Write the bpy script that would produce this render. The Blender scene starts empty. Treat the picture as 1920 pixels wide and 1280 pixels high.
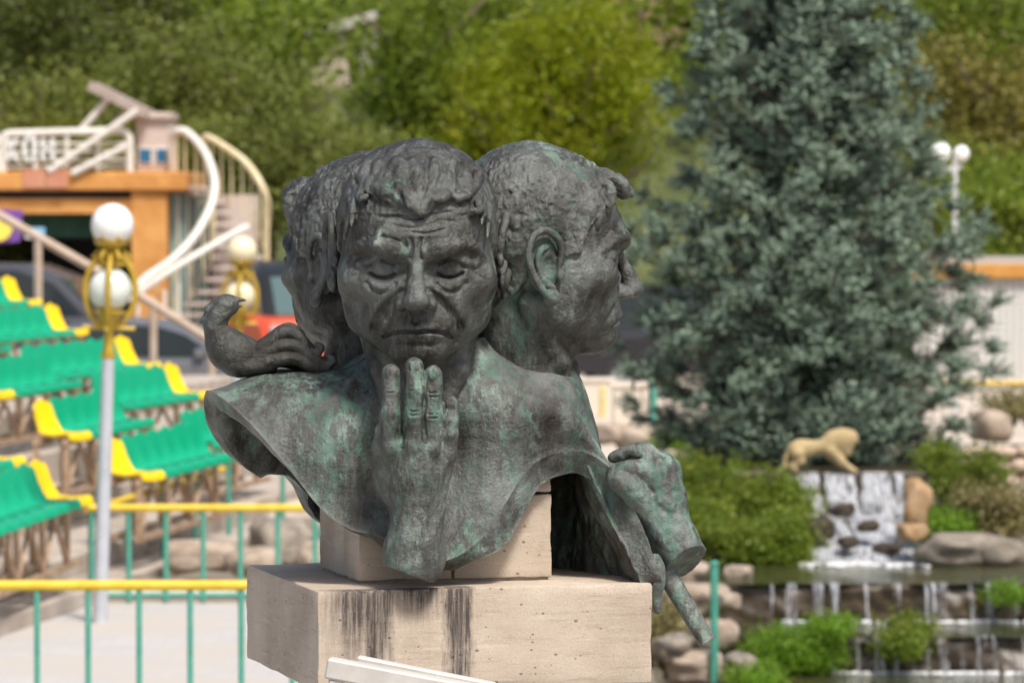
import bpy, math, random
import numpy as np
from math import radians, sin, cos, pi
from mathutils import Vector, Matrix, Euler

# ------------------------------------------------------------------ camera, world, sun, exposure
scn = bpy.context.scene
COL = scn.collection
CAM_H = 3.0
FPX = 8000.0            # focal length in photo pixels (1920 wide) -> 150 mm lens
HORIZ = 390.0
cam_d = bpy.data.cameras.new('camera')
cam = bpy.data.objects.new('camera', cam_d)
COL.objects.link(cam)
cam_d.lens = 150.0
cam_d.sensor_width = 36.0
cam_d.clip_start = 0.5
cam_d.clip_end = 2500.0
cam.location = (0, 0, CAM_H)
cam.rotation_euler = (radians(90) - math.atan((640 - HORIZ) / FPX), 0, 0)
cam_d.dof.use_dof = True
cam_d.dof.focus_distance = 8.75
cam_d.dof.aperture_fstop = 8.5
scn.camera = cam

SUN_EL, SUN_AZ = radians(58), radians(152)      # azimuth measured clockwise from +Y (away from camera)
w = bpy.data.worlds.new('World')
scn.world = w
w.use_nodes = True
nt = w.node_tree
bg = nt.nodes['Background']
sky = nt.nodes.new('ShaderNodeTexSky')
sky.sky_type = 'NISHITA'
sky.sun_disc = False
sky.sun_elevation = SUN_EL
sky.sun_rotation = SUN_AZ
sky.air_density = 1.0
sky.dust_density = 4.0
sky.ozone_density = 0.6
bg.inputs['Strength'].default_value = 0.105
nt.links.new(sky.outputs['Color'], bg.inputs['Color'])
sun_d = bpy.data.lights.new('sun', 'SUN')
sun_d.energy = 3.1
sun_d.angle = radians(10)
sun_d.color = (1.0, 0.95, 0.88)
sun = bpy.data.objects.new('sun', sun_d)
COL.objects.link(sun)
sdir = Vector((sin(SUN_AZ) * cos(SUN_EL), cos(SUN_AZ) * cos(SUN_EL), sin(SUN_EL)))
sun.rotation_euler = sdir.to_track_quat('Z', 'Y').to_euler()
sun.location = (0, 0, 40)
scn.view_settings.view_transform = 'Standard'
scn.view_settings.look = 'None'
scn.view_settings.exposure = 0.47
scn.view_settings.gamma = 1.0
scn.view_settings.use_curve_mapping = False

rng = random.Random(11)
nrg = np.random.default_rng(5)

def W(px, py, d):
    """World point seen at photo pixel (px, py) at ground distance d (metres along +Y)."""
    return Vector(((px - 960) * d / FPX, d, CAM_H + (HORIZ - py) * d / FPX))

# ------------------------------------------------------------------ material helper
def mat(name, color=(0.5, 0.5, 0.5), rough=0.7, metal=0.0, **kw):
    m = bpy.data.materials.new(name)
    m.use_nodes = True
    b = m.node_tree.nodes['Principled BSDF']
    b.inputs['Base Color'].default_value = (*color, 1)
    b.inputs['Roughness'].default_value = rough
    b.inputs['Metallic'].default_value = metal
    for k, v in kw.items():
        b.inputs[k.replace('_', ' ')].default_value = v
    return m

class NB:
    """tiny node builder"""
    def __init__(s, m):
        s.m = m; s.t = m.node_tree; s.b = s.t.nodes['Principled BSDF']
        s.out = s.t.nodes['Material Output']
        tc = s.t.nodes.new('ShaderNodeTexCoord')
        s.obj = tc.outputs['Object']; s.gen = tc.outputs['Generated']
    def n(s, typ, **kw):
        nd = s.t.nodes.new(typ)
        for k, v in kw.items():
            setattr(nd, k, v)
        return nd
    def L(s, a, b): s.t.links.new(a, b)
    def mapping(s, scale=(1, 1, 1), src=None, loc=(0, 0, 0), rot=(0, 0, 0)):
        m = s.n('ShaderNodeMapping')
        m.inputs['Scale'].default_value = scale
        m.inputs['Location'].default_value = loc
        m.inputs['Rotation'].default_value = rot
        s.L(src or s.obj, m.inputs['Vector'])
        return m.outputs[0]
    def noise(s, scale, detail=4, rough=0.6, src=None, dist=0.0):
        m = s.n('ShaderNodeTexNoise')
        m.inputs['Scale'].default_value = scale
        m.inputs['Detail'].default_value = detail
        m.inputs['Roughness'].default_value = rough
        m.inputs['Distortion'].default_value = dist
        s.L(src or s.obj, m.inputs['Vector'])
        return m.outputs[0]
    def ramp(s, fac, stops):
        r = s.n('ShaderNodeValToRGB')
        e = r.color_ramp.elements
        while len(e) < len(stops): e.new(0.5)
        for i, (p, c) in enumerate(stops):
            e[i].position = p
            e[i].color = (*c, 1) if len(c) == 3 else c
        s.L(fac, r.inputs[0])
        return r.outputs[0]
    def step(s, fac, a, b):
        r = s.n('ShaderNodeMapRange')
        r.inputs['From Min'].default_value = a
        r.inputs['From Max'].default_value = b
        s.L(fac, r.inputs[0])
        return r.outputs[0]
    def mix(s, fac, a, b, mode='MIX'):
        r = s.n('ShaderNodeMix', data_type='RGBA', blend_type=mode)
        for sock, v in ((r.inputs[0], fac), (r.inputs[6], a), (r.inputs[7], b)):
            if hasattr(v, 'links'): s.L(v, sock)
            elif isinstance(v, (int, float)): sock.default_value = v
            else: sock.default_value = (*v, 1)
        return r.outputs[2]
    def math(s, op, a, b=0.0, c=0.0):
        r = s.n('ShaderNodeMath', operation=op)
        for sock, v in zip(r.inputs, (a, b, c)):
            if hasattr(v, 'links'): s.L(v, sock)
            else: sock.default_value = v
        return r.outputs[0]
    def bump(s, h, strength=0.3, dist=0.01, normal=None):
        b = s.n('ShaderNodeBump')
        b.inputs['Strength'].default_value = strength
        b.inputs['Distance'].default_value = dist
        s.L(h, b.inputs['Height'])
        if normal is not None: s.L(normal, b.inputs['Normal'])
        return b.outputs[0]
    def color(s, c): s.L(c, s.b.inputs['Base Color'])
    def rough(s, c): s.L(c, s.b.inputs['Roughness'])
    def normal(s, c): s.L(c, s.b.inputs['Normal'])

def mottled(name, c1, c2, scale=6.0, rough=0.75, metal=0.0, bump=0.3, bdist=0.01, detail=6, lo=0.35, hi=0.65, vec=(1, 1, 1)):
    m = mat(name, c1, rough, metal)
    b = NB(m)
    v = b.mapping(vec)
    f = b.noise(scale, detail, 0.6, v)
    b.color(b.mix(b.step(f, lo, hi), c1, c2))
    if bump:
        b.normal(b.bump(b.noise(scale * 3, 5, 0.65, v), bump, bdist))
    return m

# ------------------------------------------------------------------ object helpers
def tag(o, label=None, cat=None, group=None, kind=None):
    if label: o['label'] = label
    if cat: o['category'] = cat
    if group: o['group'] = group
    if kind: o['kind'] = kind
    return o

def empty(name, loc=(0, 0, 0), rz=0.0, label=None, cat=None, group=None, kind=None):
    o = bpy.data.objects.new(name, None)
    o.empty_display_size = 0.2
    o.location = loc
    o.rotation_euler = (0, 0, rz)
    COL.objects.link(o)
    return tag(o, label, cat, group, kind)

def link(name, me, m=None, parent=None, loc=None, rot=None):
    o = bpy.data.objects.new(name, me)
    COL.objects.link(o)
    if m is not None and not me.materials:
        me.materials.append(m)
    if parent: o.parent = parent
    if loc is not None: o.location = loc
    if rot is not None: o.rotation_euler = rot
    return o

def np_mesh(name, V, F, smooth=False):
    """V (n,3); F (m,k) int array with k constant."""
    V = np.asarray(V, dtype=np.float32)
    F = np.asarray(F, dtype=np.int32)
    me = bpy.data.meshes.new(name)
    k = F.shape[1]
    me.vertices.add(len(V)); me.vertices.foreach_set('co', V.ravel())
    me.loops.add(F.size); me.loops.foreach_set('vertex_index', F.ravel())
    me.polygons.add(len(F))
    me.polygons.foreach_set('loop_start', np.arange(0, F.size, k, dtype=np.int32))
    me.update(calc_edges=True)
    if smooth:
        me.polygons.foreach_set('use_smooth', np.ones(len(F), dtype=bool))
    return me

class MB:
    """collects shapes into one mesh (python lists)"""
    def __init__(s): s.v = []; s.f = []; s.mi = []; s.cur = 0
    def add(s, vs, fs):
        o = len(s.v); s.v += [tuple(v) for v in vs]
        for f in fs:
            s.f.append(tuple(i + o for i in f)); s.mi.append(s.cur)
        return s
    def box(s, cx, cy, cz, sx, sy, sz, rz=0.0, bev=0.0):
        c, n = cos(rz), sin(rz)
        hx, hy, hz = sx / 2, sy / 2, sz / 2
        if bev <= 0:
            P = [(x, y, z) for z in (-hz, hz) for (x, y) in ((-hx, -hy), (hx, -hy), (hx, hy), (-hx, hy))]
            Fs = [(3, 2, 1, 0), (4, 5, 6, 7), (0, 1, 5, 4), (1, 2, 6, 5), (2, 3, 7, 6), (3, 0, 4, 7)]
        else:
            b = min(bev, hx * .9, hy * .9, hz * .9)
            P = []
            for (zz, ins) in ((-hz, b), (-hz + b, 0), (hz - b, 0), (hz, b)):
                a_, d_ = hx - ins, hy - ins
                P += [(-a_ + (b if not ins else 0), -d_, zz), (a_ - (b if not ins else 0), -d_, zz),
                      (a_, -d_ + (b if not ins else 0), zz), (a_, d_ - (b if not ins else 0), zz),
                      (a_ - (b if not ins else 0), d_, zz), (-a_ + (b if not ins else 0), d_, zz),
                      (-a_, d_ - (b if not ins else 0), zz), (-a_, -d_ + (b if not ins else 0), zz)]
            Fs = [tuple(reversed(range(8))), tuple(range(24, 32))]
            for r in range(3):
                for i in range(8):
                    j = (i + 1) % 8
                    Fs.append((r * 8 + i, r * 8 + j, (r + 1) * 8 + j, (r + 1) * 8 + i))
        s.add([(cx + x * c - y * n, cy + x * n + y * c, cz + z) for x, y, z in P], Fs)
        return s
    def tube(s, pts, r, n=8, cap=True):
        """tube through points; r scalar or list"""
        pts = [Vector(p) for p in pts]
        m = len(pts)
        rs = r if isinstance(r, (list, tuple)) else [r] * m
        vs = []; fs = []
        up0 = None
        for i, p in enumerate(pts):
            if i == 0: t = pts[1] - p
            elif i == m - 1: t = p - pts[i - 1]
            else: t = (pts[i + 1] - p).normalized() + (p - pts[i - 1]).normalized()
            t = t.normalized()
            if up0 is None:
                up0 = Vector((0, 0, 1)) if abs(t.z) < 0.9 else Vector((1, 0, 0))
            a = t.cross(up0)
            if a.length < 1e-4: a = t.orthogonal()
            a.normalize()
            b = a.cross(t).normalized()
            up0 = b
            for k in range(n):
                q = 2 * pi * k / n
                vs.append(p + (a * cos(q) + b * sin(q)) * rs[i])
        for i in range(m - 1):
            for k in range(n):
                k2 = (k + 1) % n
                fs.append((i * n + k, (i + 1) * n + k, (i + 1) * n + k2, i * n + k2))
        if cap:
            fs.append(tuple(range(n))); fs.append(tuple(reversed(range((m - 1) * n, m * n))))
        s.add(vs, fs)
        return s
    def lathe(s, prof, cx=0, cy=0, cz=0, n=20, cap=True):
        vs = []; fs = []
        for (r, z) in prof:
            for k in range(n):
                q = 2 * pi * k / n
                vs.append((cx + r * cos(q), cy + r * sin(q), cz + z))
        m = len(prof)
        for i in range(m - 1):
            for k in range(n):
                k2 = (k + 1) % n
                fs.append((i * n + k, i * n + k2, (i + 1) * n + k2, (i + 1) * n + k))
        if cap:
            fs.append(tuple(reversed(range(n)))); fs.append(tuple(range((m - 1) * n, m * n)))
        s.add(vs, fs)
        return s
    def prism(s, poly, y0, y1):
        """poly of (x,z) extruded y0..y1"""
        n = len(poly)
        vs = [(x, y0, z) for x, z in poly] + [(x, y1, z) for x, z in poly]
        fs = [tuple(range(n)), tuple(reversed(range(n, 2 * n)))]
        for i in range(n):
            j = (i + 1) % n
            fs.append((j, i, n + i, n + j))
        s.add(vs, fs)
        return s
    def build(s, name, m=None, parent=None, smooth=False, loc=None, rot=None, mats=None):
        me = s.mesh(name, smooth)
        if mats:
            for x in mats: me.materials.append(x)
            me.polygons.foreach_set('material_index', s.mi)
        return link(name, me, m, parent, loc, rot)
    def mesh(s, name, smooth=False):
        me = bpy.data.meshes.new(name)
        me.from_pydata(s.v, [], s.f)
        me.update()
        if smooth:
            me.polygons.foreach_set('use_smooth', [True] * len(s.f))
            try: me.set_sharp_from_angle(angle=radians(40))
            except Exception: pass
        return me

def copy_tree(o, parent=None):
    c = o.copy(); COL.objects.link(c); c.parent = parent
    for ch in list(o.children): copy_tree(ch, c)
    return c
# ------------------------------------------------------------------ implicit-surface sculpting kit (numpy)
class Field:
    def __init__(s, lo, hi, h):
        s.lo = np.array(lo, float); s.h = h
        s.n = (np.ceil((np.array(hi) - s.lo) / h)).astype(int) + 1
        s.F = np.full(s.n, 1e3, dtype=np.float32)
    def axes(s, sl=(slice(None),) * 3):
        r = []
        for a in range(3):
            x = (s.lo[a] + s.h * np.arange(s.n[a])).astype(np.float32)[sl[a]]
            sh = [1, 1, 1]; sh[a] = len(x)
            r.append(x.reshape(sh))
        return r
    def box(s, lo, hi):
        sl = []
        for a in range(3):
            i0 = max(0, int((lo[a] - s.lo[a]) / s.h)); i1 = min(s.n[a], int((hi[a] - s.lo[a]) / s.h) + 2)
            if i1 <= i0: return None
            sl.append(slice(i0, i1))
        return tuple(sl)
    def comb(s, sl, d, k, mode):
        A = s.F[sl]
        if mode == 'sub': d = -d
        if mode == 'add':
            if k > 0:
                hh = np.clip(0.5 + 0.5 * (A - d) / k, 0, 1)
                s.F[sl] = A * (1 - hh) + d * hh - k * hh * (1 - hh)
            else: s.F[sl] = np.minimum(A, d)
        else:
            if k > 0:
                hh = np.clip(0.5 - 0.5 * (A - d) / k, 0, 1)
                s.F[sl] = A * (1 - hh) + d * hh + k * hh * (1 - hh)
            else: s.F[sl] = np.maximum(A, d)
    def ell(s, c, r, k=10, mode='add', rot=None):
        """ellipsoid, rot = euler xyz"""
        m = max(r) + k * 1.5 + 4 * s.h + 6
        sl = s.box([c[i] - m for i in range(3)], [c[i] + m for i in range(3)])
        if sl is None: return
        X, Y, Z = s.axes(sl)
        x, y, z = X - c[0], Y - c[1], Z - c[2]
        if rot is not None:
            R = np.array(Euler(rot).to_matrix().transposed())
            x, y, z = (R[0, 0] * x + R[0, 1] * y + R[0, 2] * z, R[1, 0] * x + R[1, 1] * y + R[1, 2] * z, R[2, 0] * x + R[2, 1] * y + R[2, 2] * z)
        x = x / r[0]; y = y / r[1]; z = z / r[2]
        k0 = np.sqrt(x * x + y * y + z * z)
        k1 = np.sqrt((x / r[0]) ** 2 + (y / r[1]) ** 2 + (z / r[2]) ** 2) + 1e-6
        s.comb(sl, k0 * (k0 - 1) / k1, k, mode)
    def cap(s, a, b, ra, rb=None, k=6, mode='add', flat=None):
        """tapered capsule"""
        rb = ra if rb is None else rb
        a = np.array(a, float); b = np.array(b, float)
        m = max(ra, rb) + k * 1.5 + 3 * s.h + 2
        lo = np.minimum(a, b) - m; hi = np.maximum(a, b) + m
        sl = s.box(lo, hi)
        if sl is None: return
        X, Y, Z = s.axes(sl)
        d = b - a; L = max((d * d).sum(), 1e-6)
        t = np.clip(((X - a[0]) * d[0] + (Y - a[1]) * d[1] + (Z - a[2]) * d[2]) / L, 0, 1)
        q = np.sqrt((X - a[0] - t * d[0]) ** 2 + (Y - a[1] - t * d[1]) ** 2 + (Z - a[2] - t * d[2]) ** 2)
        s.comb(sl, q - (ra + (rb - ra) * t), k, mode)
    def chain(s, pts, rs, k=6, mode='add'):
        for i in range(len(pts) - 1):
            s.cap(pts[i], pts[i + 1], rs[i], rs[i + 1], k, mode)
    def noise3(s, cell, seed, sl=(slice(None),) * 3):
        """smooth value noise in [-1,1] on the grid; cell=(cx,cy,cz) size of a noise cell"""
        r = np.random.default_rng(seed)
        ax = s.axes(sl)
        G = None
        idx = []; fr = []
        for a in range(3):
            u = (ax[a].ravel() - s.lo[a]) / cell[a]
            i = np.floor(u).astype(int); f = u - i
            idx.append(i); fr.append((f * f * (3 - 2 * f)).astype(np.float32))
        dims = [int(i.max()) + 2 for i in idx]
        G = r.uniform(-1, 1, dims).astype(np.float32)
        def lerp(T, a):
            sh = [1, 1, 1]; sh[a] = len(idx[a])
            f = fr[a].reshape(sh)
            return np.take(T, idx[a], axis=a) * (1 - f) + np.take(T, idx[a] + 1, axis=a) * f
        return lerp(lerp(lerp(G, 0), 1), 2)
    def mesh(s):
        """surface nets -> V, quads"""
        F = s.F; h = s.h
        ins = F < 0
        nx, ny, nz = F.shape
        c = np.zeros((nx - 1, ny - 1, nz - 1), dtype=np.int8)
        offs = [(i, j, k) for i in (0, 1) for j in (0, 1) for k in (0, 1)]
        for (i, j, k) in offs:
            c += ins[i:nx - 1 + i, j:ny - 1 + j, k:nz - 1 + k]
        act = np.nonzero((c > 0) & (c < 8))
        N = len(act[0])
        vid = np.full(c.shape, -1, dtype=np.int32)
        vid[act] = np.arange(N)
        P = np.zeros((N, 3)); cnt = np.zeros(N)
        A = np.stack(act, 1)
        vals = {o: F[A[:, 0] + o[0], A[:, 1] + o[1], A[:, 2] + o[2]] for o in offs}
        for o in offs:
            for a in range(3):
                if o[a] == 0:
                    o2 = tuple(o[i] + (i == a) for i in range(3))
                    v0, v1 = vals[o], vals[o2]
                    cr = (v0 < 0) != (v1 < 0)
                    t = v0[cr] / (v0[cr] - v1[cr])
                    p = np.tile(np.array(o, float), (cr.sum(), 1)); p[:, a] += t
                    P[cr] += p; cnt[cr] += 1
        V = (A + P / cnt[:, None]) * h + s.lo
        quads = []
        for a in range(3):
            b, d = (a + 1) % 3, (a + 2) % 3
            s0 = [slice(1, -1)] * 3; s1 = [slice(1, -1)] * 3
            s0[a] = slice(0, -1); s1[a] = slice(1, None)
            i0 = ins[tuple(s0)]; i1 = ins[tuple(s1)]
            for (cond, flip) in ((i0 & ~i1, False), (~i0 & i1, True)):
                I = np.stack(np.nonzero(cond), 1)
                I[:, b] += 1; I[:, d] += 1
                def cell(ob, od):
                    J = I.copy(); J[:, b] += ob; J[:, d] += od
                    return vid[J[:, 0], J[:, 1], J[:, 2]]
                q = np.stack([cell(-1, -1), cell(0, -1), cell(0, 0), cell(-1, 0)], 1)
                if flip: q = q[:, ::-1]
                quads.append(q)
        return V, np.concatenate(quads)

def seg_dist(X, Z, pts):
    """distance of 2-D grid points from a polyline, plus param along it"""
    D = np.full(np.broadcast(X, Z).shape, 1e6, dtype=np.float32)
    for (a, b) in zip(pts[:-1], pts[1:]):
        dx, dz = b[0] - a[0], b[1] - a[1]
        L = dx * dx + dz * dz + 1e-6
        t = np.clip(((X - a[0]) * dx + (Z - a[1]) * dz) / L, 0, 1)
        D = np.minimum(D, np.hypot(X - a[0] - t * dx, Z - a[1] - t * dz))
    return D

_LAT = np.random.default_rng(99).uniform(-1, 1, (64, 64, 64)).astype(np.float32)
def pnoise(u, v, w_):
    """value noise at arbitrary coordinates (cell = 1), wrapped lattice"""
    out = 0
    I = []; Fr = []
    for c in (u, v, w_):
        i = np.floor(c).astype(np.int32); f = (c - i).astype(np.float32)
        I.append(i); Fr.append(f * f * (3 - 2 * f))
    for a in (0, 1):
        wa = Fr[0] if a else 1 - Fr[0]
        for b in (0, 1):
            wb = Fr[1] if b else 1 - Fr[1]
            for c in (0, 1):
                wc = Fr[2] if c else 1 - Fr[2]
                out = out + _LAT[(I[0] + a) & 63, (I[1] + b) & 63, (I[2] + c) & 63] * wa * wb * wc
    return out
_RM = np.array(Euler((0.6, 0.9, 0.4)).to_matrix()); _RM2 = np.array(Euler((1.9, 0.3, 2.2)).to_matrix())
def rnoise(P, cell, off=0.0, M=_RM):
    q = P @ M.T / cell + 17.3 + off
    return pnoise(q[:, 0], q[:, 1], q[:, 2])

def mirror(pts): return [(-x, z) for x, z in pts]

def bez(pts, n=24):
    """Catmull-Rom through 2-D/3-D points"""
    P = [np.array(p, float) for p in pts]
    P = [2 * P[0] - P[1]] + P + [2 * P[-1] - P[-2]]
    out = []
    for i in range(1, len(P) - 2):
        for t in np.linspace(0, 1, n // (len(P) - 3) + 2)[:-1]:
            out.append(0.5 * ((2 * P[i]) + (-P[i - 1] + P[i + 1]) * t + (2 * P[i - 1] - 5 * P[i] + 4 * P[i + 1] - P[i + 2]) * t * t + (-P[i - 1] + 3 * P[i] - 3 * P[i + 1] + P[i + 2]) * t ** 3))
    out.append(P[-2])
    return [tuple(p) for p in out]

HAIRLINES = {
 'front': [(-180, -125), (-130, -118), (-108, -60), (-96, -15), (-84, -20), (-72, -2), (-62, 50), (-54, 100), (-40, 118), (-30, 104), (-22, 106), (-12, 98), (0, 88), (6, 80), (12, 96), (20, 106), (32, 112), (40, 104), (48, 66), (62, 20), (74, -12), (84, -18), (96, -15), (108, -60), (130, -118), (180, -125)],
 'side': [(-180, -130), (-140, -128), (-115, -75), (-98, -20), (-78, -16), (-66, 0), (-58, 50), (-45, 90), (-25, 108), (0, 114), (25, 108), (45, 90), (58, 50), (66, 0), (78, -16), (98, -20), (115, -75), (140, -128), (180, -130)]}

def build_head(kind, seed, h=2.5):
    f = Field((-185, -236, -400), (185, 196, 236), h)
    # skull, face, jaw
    f.ell((0, 8, 52), (144, 152, 152), 0)
    f.ell((0, 4, 84), (134, 134, 118), 20)
    f.ell((0, -62, 48), (134, 108, 112), 25)
    f.ell((0, -58, -46), (146, 106, 128), 28)
    f.ell((0, -64, -112), (117, 90, 84), 26)
    f.ell((0, -108, -168), (58, 42, 38), 26)
    for sx in (-1, 1):
        f.ell((sx * 92, -98, -44), (48, 44, 36), 24)                       # cheekbone
        f.ell((sx * 98, -20, -114), (32, 50, 38), 30)                     # jaw angle
    # neck
    f.chain([(0, 22, -60), (0, 16, -180), (0, 14, -260), (0, 20, -330)], [96, 91, 86, 76], 22)
    for sx in (-1, 1):                                                     # sternomastoid cords
        f.chain([(sx * 104, 30, -100), (sx * 74, -40, -220), (sx * 46, -58, -310)], [20, 16, 12], 16)
    f.ell((0, -74, -240), (18, 18, 22), 16)
    # sockets and lids
    for sx in (-1, 1):
        f.ell((sx * 57, -194, -20), (42, 50, 24), 16, 'sub')
        f.ell((sx * 32, -184, -16), (16, 32, 16), 10, 'sub')
        f.ell((sx * 60, -128, -21), (25, 27, 21), 9)
        f.ell((sx * 62, -137, -50), (27, 17, 10), 11)                      # bag under the eye
        f.cap((sx * 70, -150, 2), (sx * 104, -132, -12), 8, 7, 12)         # drooping upper fold
    # brow ridge
    for sx in (-1, 1):
        br = [(sx * 14, -165, 13), (sx * 38, -170, 21), (sx * 70, -161, 29), (sx * 100, -138, 24), (sx * 120, -114, 4)]
        f.chain(br, [9, 12, 12, 9, 5], 14)
    f.ell((0, -154, 34), (64, 20, 40), 20)
    # nose
    f.chain([(0, -160, 10), (0, -173, -20), (0, -188, -48), (0, -196, -70)], [11, 11, 14, 19], 10)
    f.ell((0, -197, -76), (24, 22, 19), 8)
    for sx in (-1, 1):
        f.ell((sx * 27, -174, -80), (15, 20, 15), 6)
        f.ell((sx * 12, -188, -98), (7, 10, 6), 4, 'sub')
        f.ell((sx * 24, -150, -62), (14, 18, 28), 14)
    # muzzle, lips, chin
    f.ell((0, -128, -128), (68, 42, 46), 22)
    up = bez([(-60, -128, -146), (-40, -148, -132), (-12, -164, -126), (0, -163, -128), (12, -164, -125), (40, -150, -129), (62, -130, -146)])
    f.chain(up, [3 + 3.2 * math.sin(pi * i / (len(up) - 1)) for i in range(len(up))], 9)
    f.ell((0, -134, -153), (46, 25, 15), 12)                               # lower lip and chin roll
    f.ell((-2, -132, -172), (52, 28, 24), 14)
    # height-mapped creases on the face front
    X, Y, Z = f.axes()
    x2 = X[:, 0, :]; z2 = Z[:, 0, :]
    H = np.zeros((f.n[0], f.n[2]), dtype=np.float32)
    def st(pts, wdt, amp, both=True, n=20):
        nonlocal H
        p = bez(pts, n)
        for q in ((p, mirror(p)) if both else (p,)):
            H = H + amp * np.exp(-(seg_dist(x2, z2, q) / wdt) ** 2)
    st([(38, -28), (48, -33), (60, -35), (72, -33), (84, -27)], 2.6, -8)      # closed lid line
    st([(40, -10), (52, -4), (64, -3), (78, -8), (90, -16)], 3.0, -3.5)       # crease over the lid
    st([(38, -46), (50, -58), (64, -62), (80, -56), (90, -44)], 3.6, -5)      # under the bag
    st([(104, -22), (122, -14)], 2.6, -2); st([(104, -28), (120, -36)], 2.6, -2)
    st([(28, -60), (44, -78), (60, -96), (74, -114), (80, -128)], 7.5, -6)    # nasolabial fold
    st([(42, -58), (62, -78), (82, -102), (90, -122)], 12, 4.5)
    st([(78, -126), (80, -142), (70, -158)], 5, -6)
    st([(60, -120), (66, -134), (66, -144)], 8, 3)
    st([(-60, -147), (-48, -141), (-28, -136), (-8, -135), (0, -136), (8, -135), (28, -135), (50, -140), (64, -149)], 3.4, -8, False, 40)
    st([(0, -104), (0, -118)], 6, -4, False); st([(9, -106), (11, -118)], 3.5, 2)
    st([(-30, -161), (0, -160), (30, -162)], 5, -2.5, False)
    st([(9, 40), (6, 22), (10, 4)], 3.2, -6); st([(22, 40), (17, 22)], 4, -2.5)
    st([(-40, 64), (-12, 60), (18, 64), (44, 72), (72, 70)], 2.4, -3, False)
    st([(-66, 78), (-30, 80), (0, 76), (30, 84), (62, 88)], 2.6, -3.5, False)
    st([(-6, 52), (20, 50), (52, 57)], 2.2, -4, False)
    st([(-60, 44), (-36, 36), (-18, 26)], 4, -4, False)
    st([(20, 34), (48, 40), (80, 42)], 5, -2)
    H += -8 * np.exp(-((np.abs(x2) - 108) / 20) ** 2 - ((z2 + 98) / 32) ** 2)   # hollow cheeks
    H += -7 * np.exp(-((np.abs(x2) - 132) / 18) ** 2 - ((z2 - 40) / 34) ** 2)   # temples
    # bushy brows: short ragged cuts
    rb = np.random.default_rng(seed + 40)
    for i in range(40):
        xb = rb.uniform(18, 108); zb = 14 + 16 * math.sin((xb - 10) / 110 * pi * .8) + rb.uniform(-7, 9)
        st([(xb, zb), (xb + rb.uniform(5, 10), zb + rb.uniform(1, 7))], 1.8, rb.choice([-1.3, 1.0]), bool(i % 2), 2)
    front = np.clip((-Y - 70) / 50, 0, 1)
    f.F -= H[:, None, :] * front
    # beaten, uneven bronze skin
    f.F -= 1.8 * f.noise3((38, 38, 34), seed) + 0.7 * f.noise3((15, 15, 17), seed + 1)
    sel = np.nonzero(np.abs(f.F) < 9)
    P = np.stack([f.lo[i] + f.h * sel[i] for i in range(3)], 1).astype(np.float32)
    f.F[sel] -= (0.9 * rnoise(P * np.array([1, 1, .6]), 9, 2) + 0.6 * rnoise(P, 5, 4, _RM2)).astype(np.float32)
    # hair cap
    th = np.degrees(np.arctan2(X, -Y + 0 * X)).astype(np.float32)           # (nx,ny,1)
    hl = np.array(HAIRLINES[kind])
    n1 = f.noise3((16, 16, 500), seed + 5)[:, :, :1]
    line = np.interp(th, hl[:, 0], hl[:, 1]).astype(np.float32) + 9 * n1
    M = np.clip((Z - line) / 9.0, 0, 1)
    M = M * M * (3 - 2 * M)
    earzone = np.exp(-((np.abs(X) - 155) / 30) ** 4 - ((Y - 10) / 46) ** 4 - ((Z + 30) / 72) ** 4)
    M = M * (1 - np.clip(earzone, 0, 1))
    edge = np.exp(-((Z - line - 20) / 34) ** 2)
    f.F -= M * (6 + 4 * edge - (3 * (np.abs(X) > 100) if kind == 'front' else 0))
    # locks laid along the scalp
    r = np.random.default_rng(seed + 9)
    nl = 240 if kind == 'side' else 90
    for i in range(nl):
        a = r.uniform(-180, 180); ez = r.uniform(-0.6, 1.0) * (1.0 if kind == 'front' else .95)
        zz0 = 52 + 150 * ez
        lim = np.interp(a, hl[:, 0], hl[:, 1])
        if zz0 < lim + 8: continue
        if zz0 > 185 and kind == 'front': continue
        # direction: down and swept forward
        fwd = -np.sign(a) * r.uniform(8, 20) if abs(a) > 15 else r.uniform(-16, 16)
        pts = []; 
        L = r.uniform(14, 30)
        for t in (0, 0.5, 1.0):
            aa = a + fwd * t; z = max(zz0 - L * t * (1.1 - ez * .6), lim - 2)
            q = max(0.05, 1 - ((z - 50) / 158) ** 2) ** 0.5
            R = 146 * q if z > 0 else 142
            ry = 156 * q if abs(aa) > 90 else 160 * q
            pts.append((R * sin(radians(aa)), 4 - ry * cos(radians(aa)) - (8 if abs(aa) < 60 else 0), z))
        if min(abs(p[1] - 10) for p in pts) < 62 and min(abs(p[2] + 30) for p in pts) < 84 and abs(pts[0][0]) > 90: continue
        rr = r.uniform(4, 7.5)
        f.chain(pts, [rr * .7, rr, rr * .3], 5)
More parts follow.
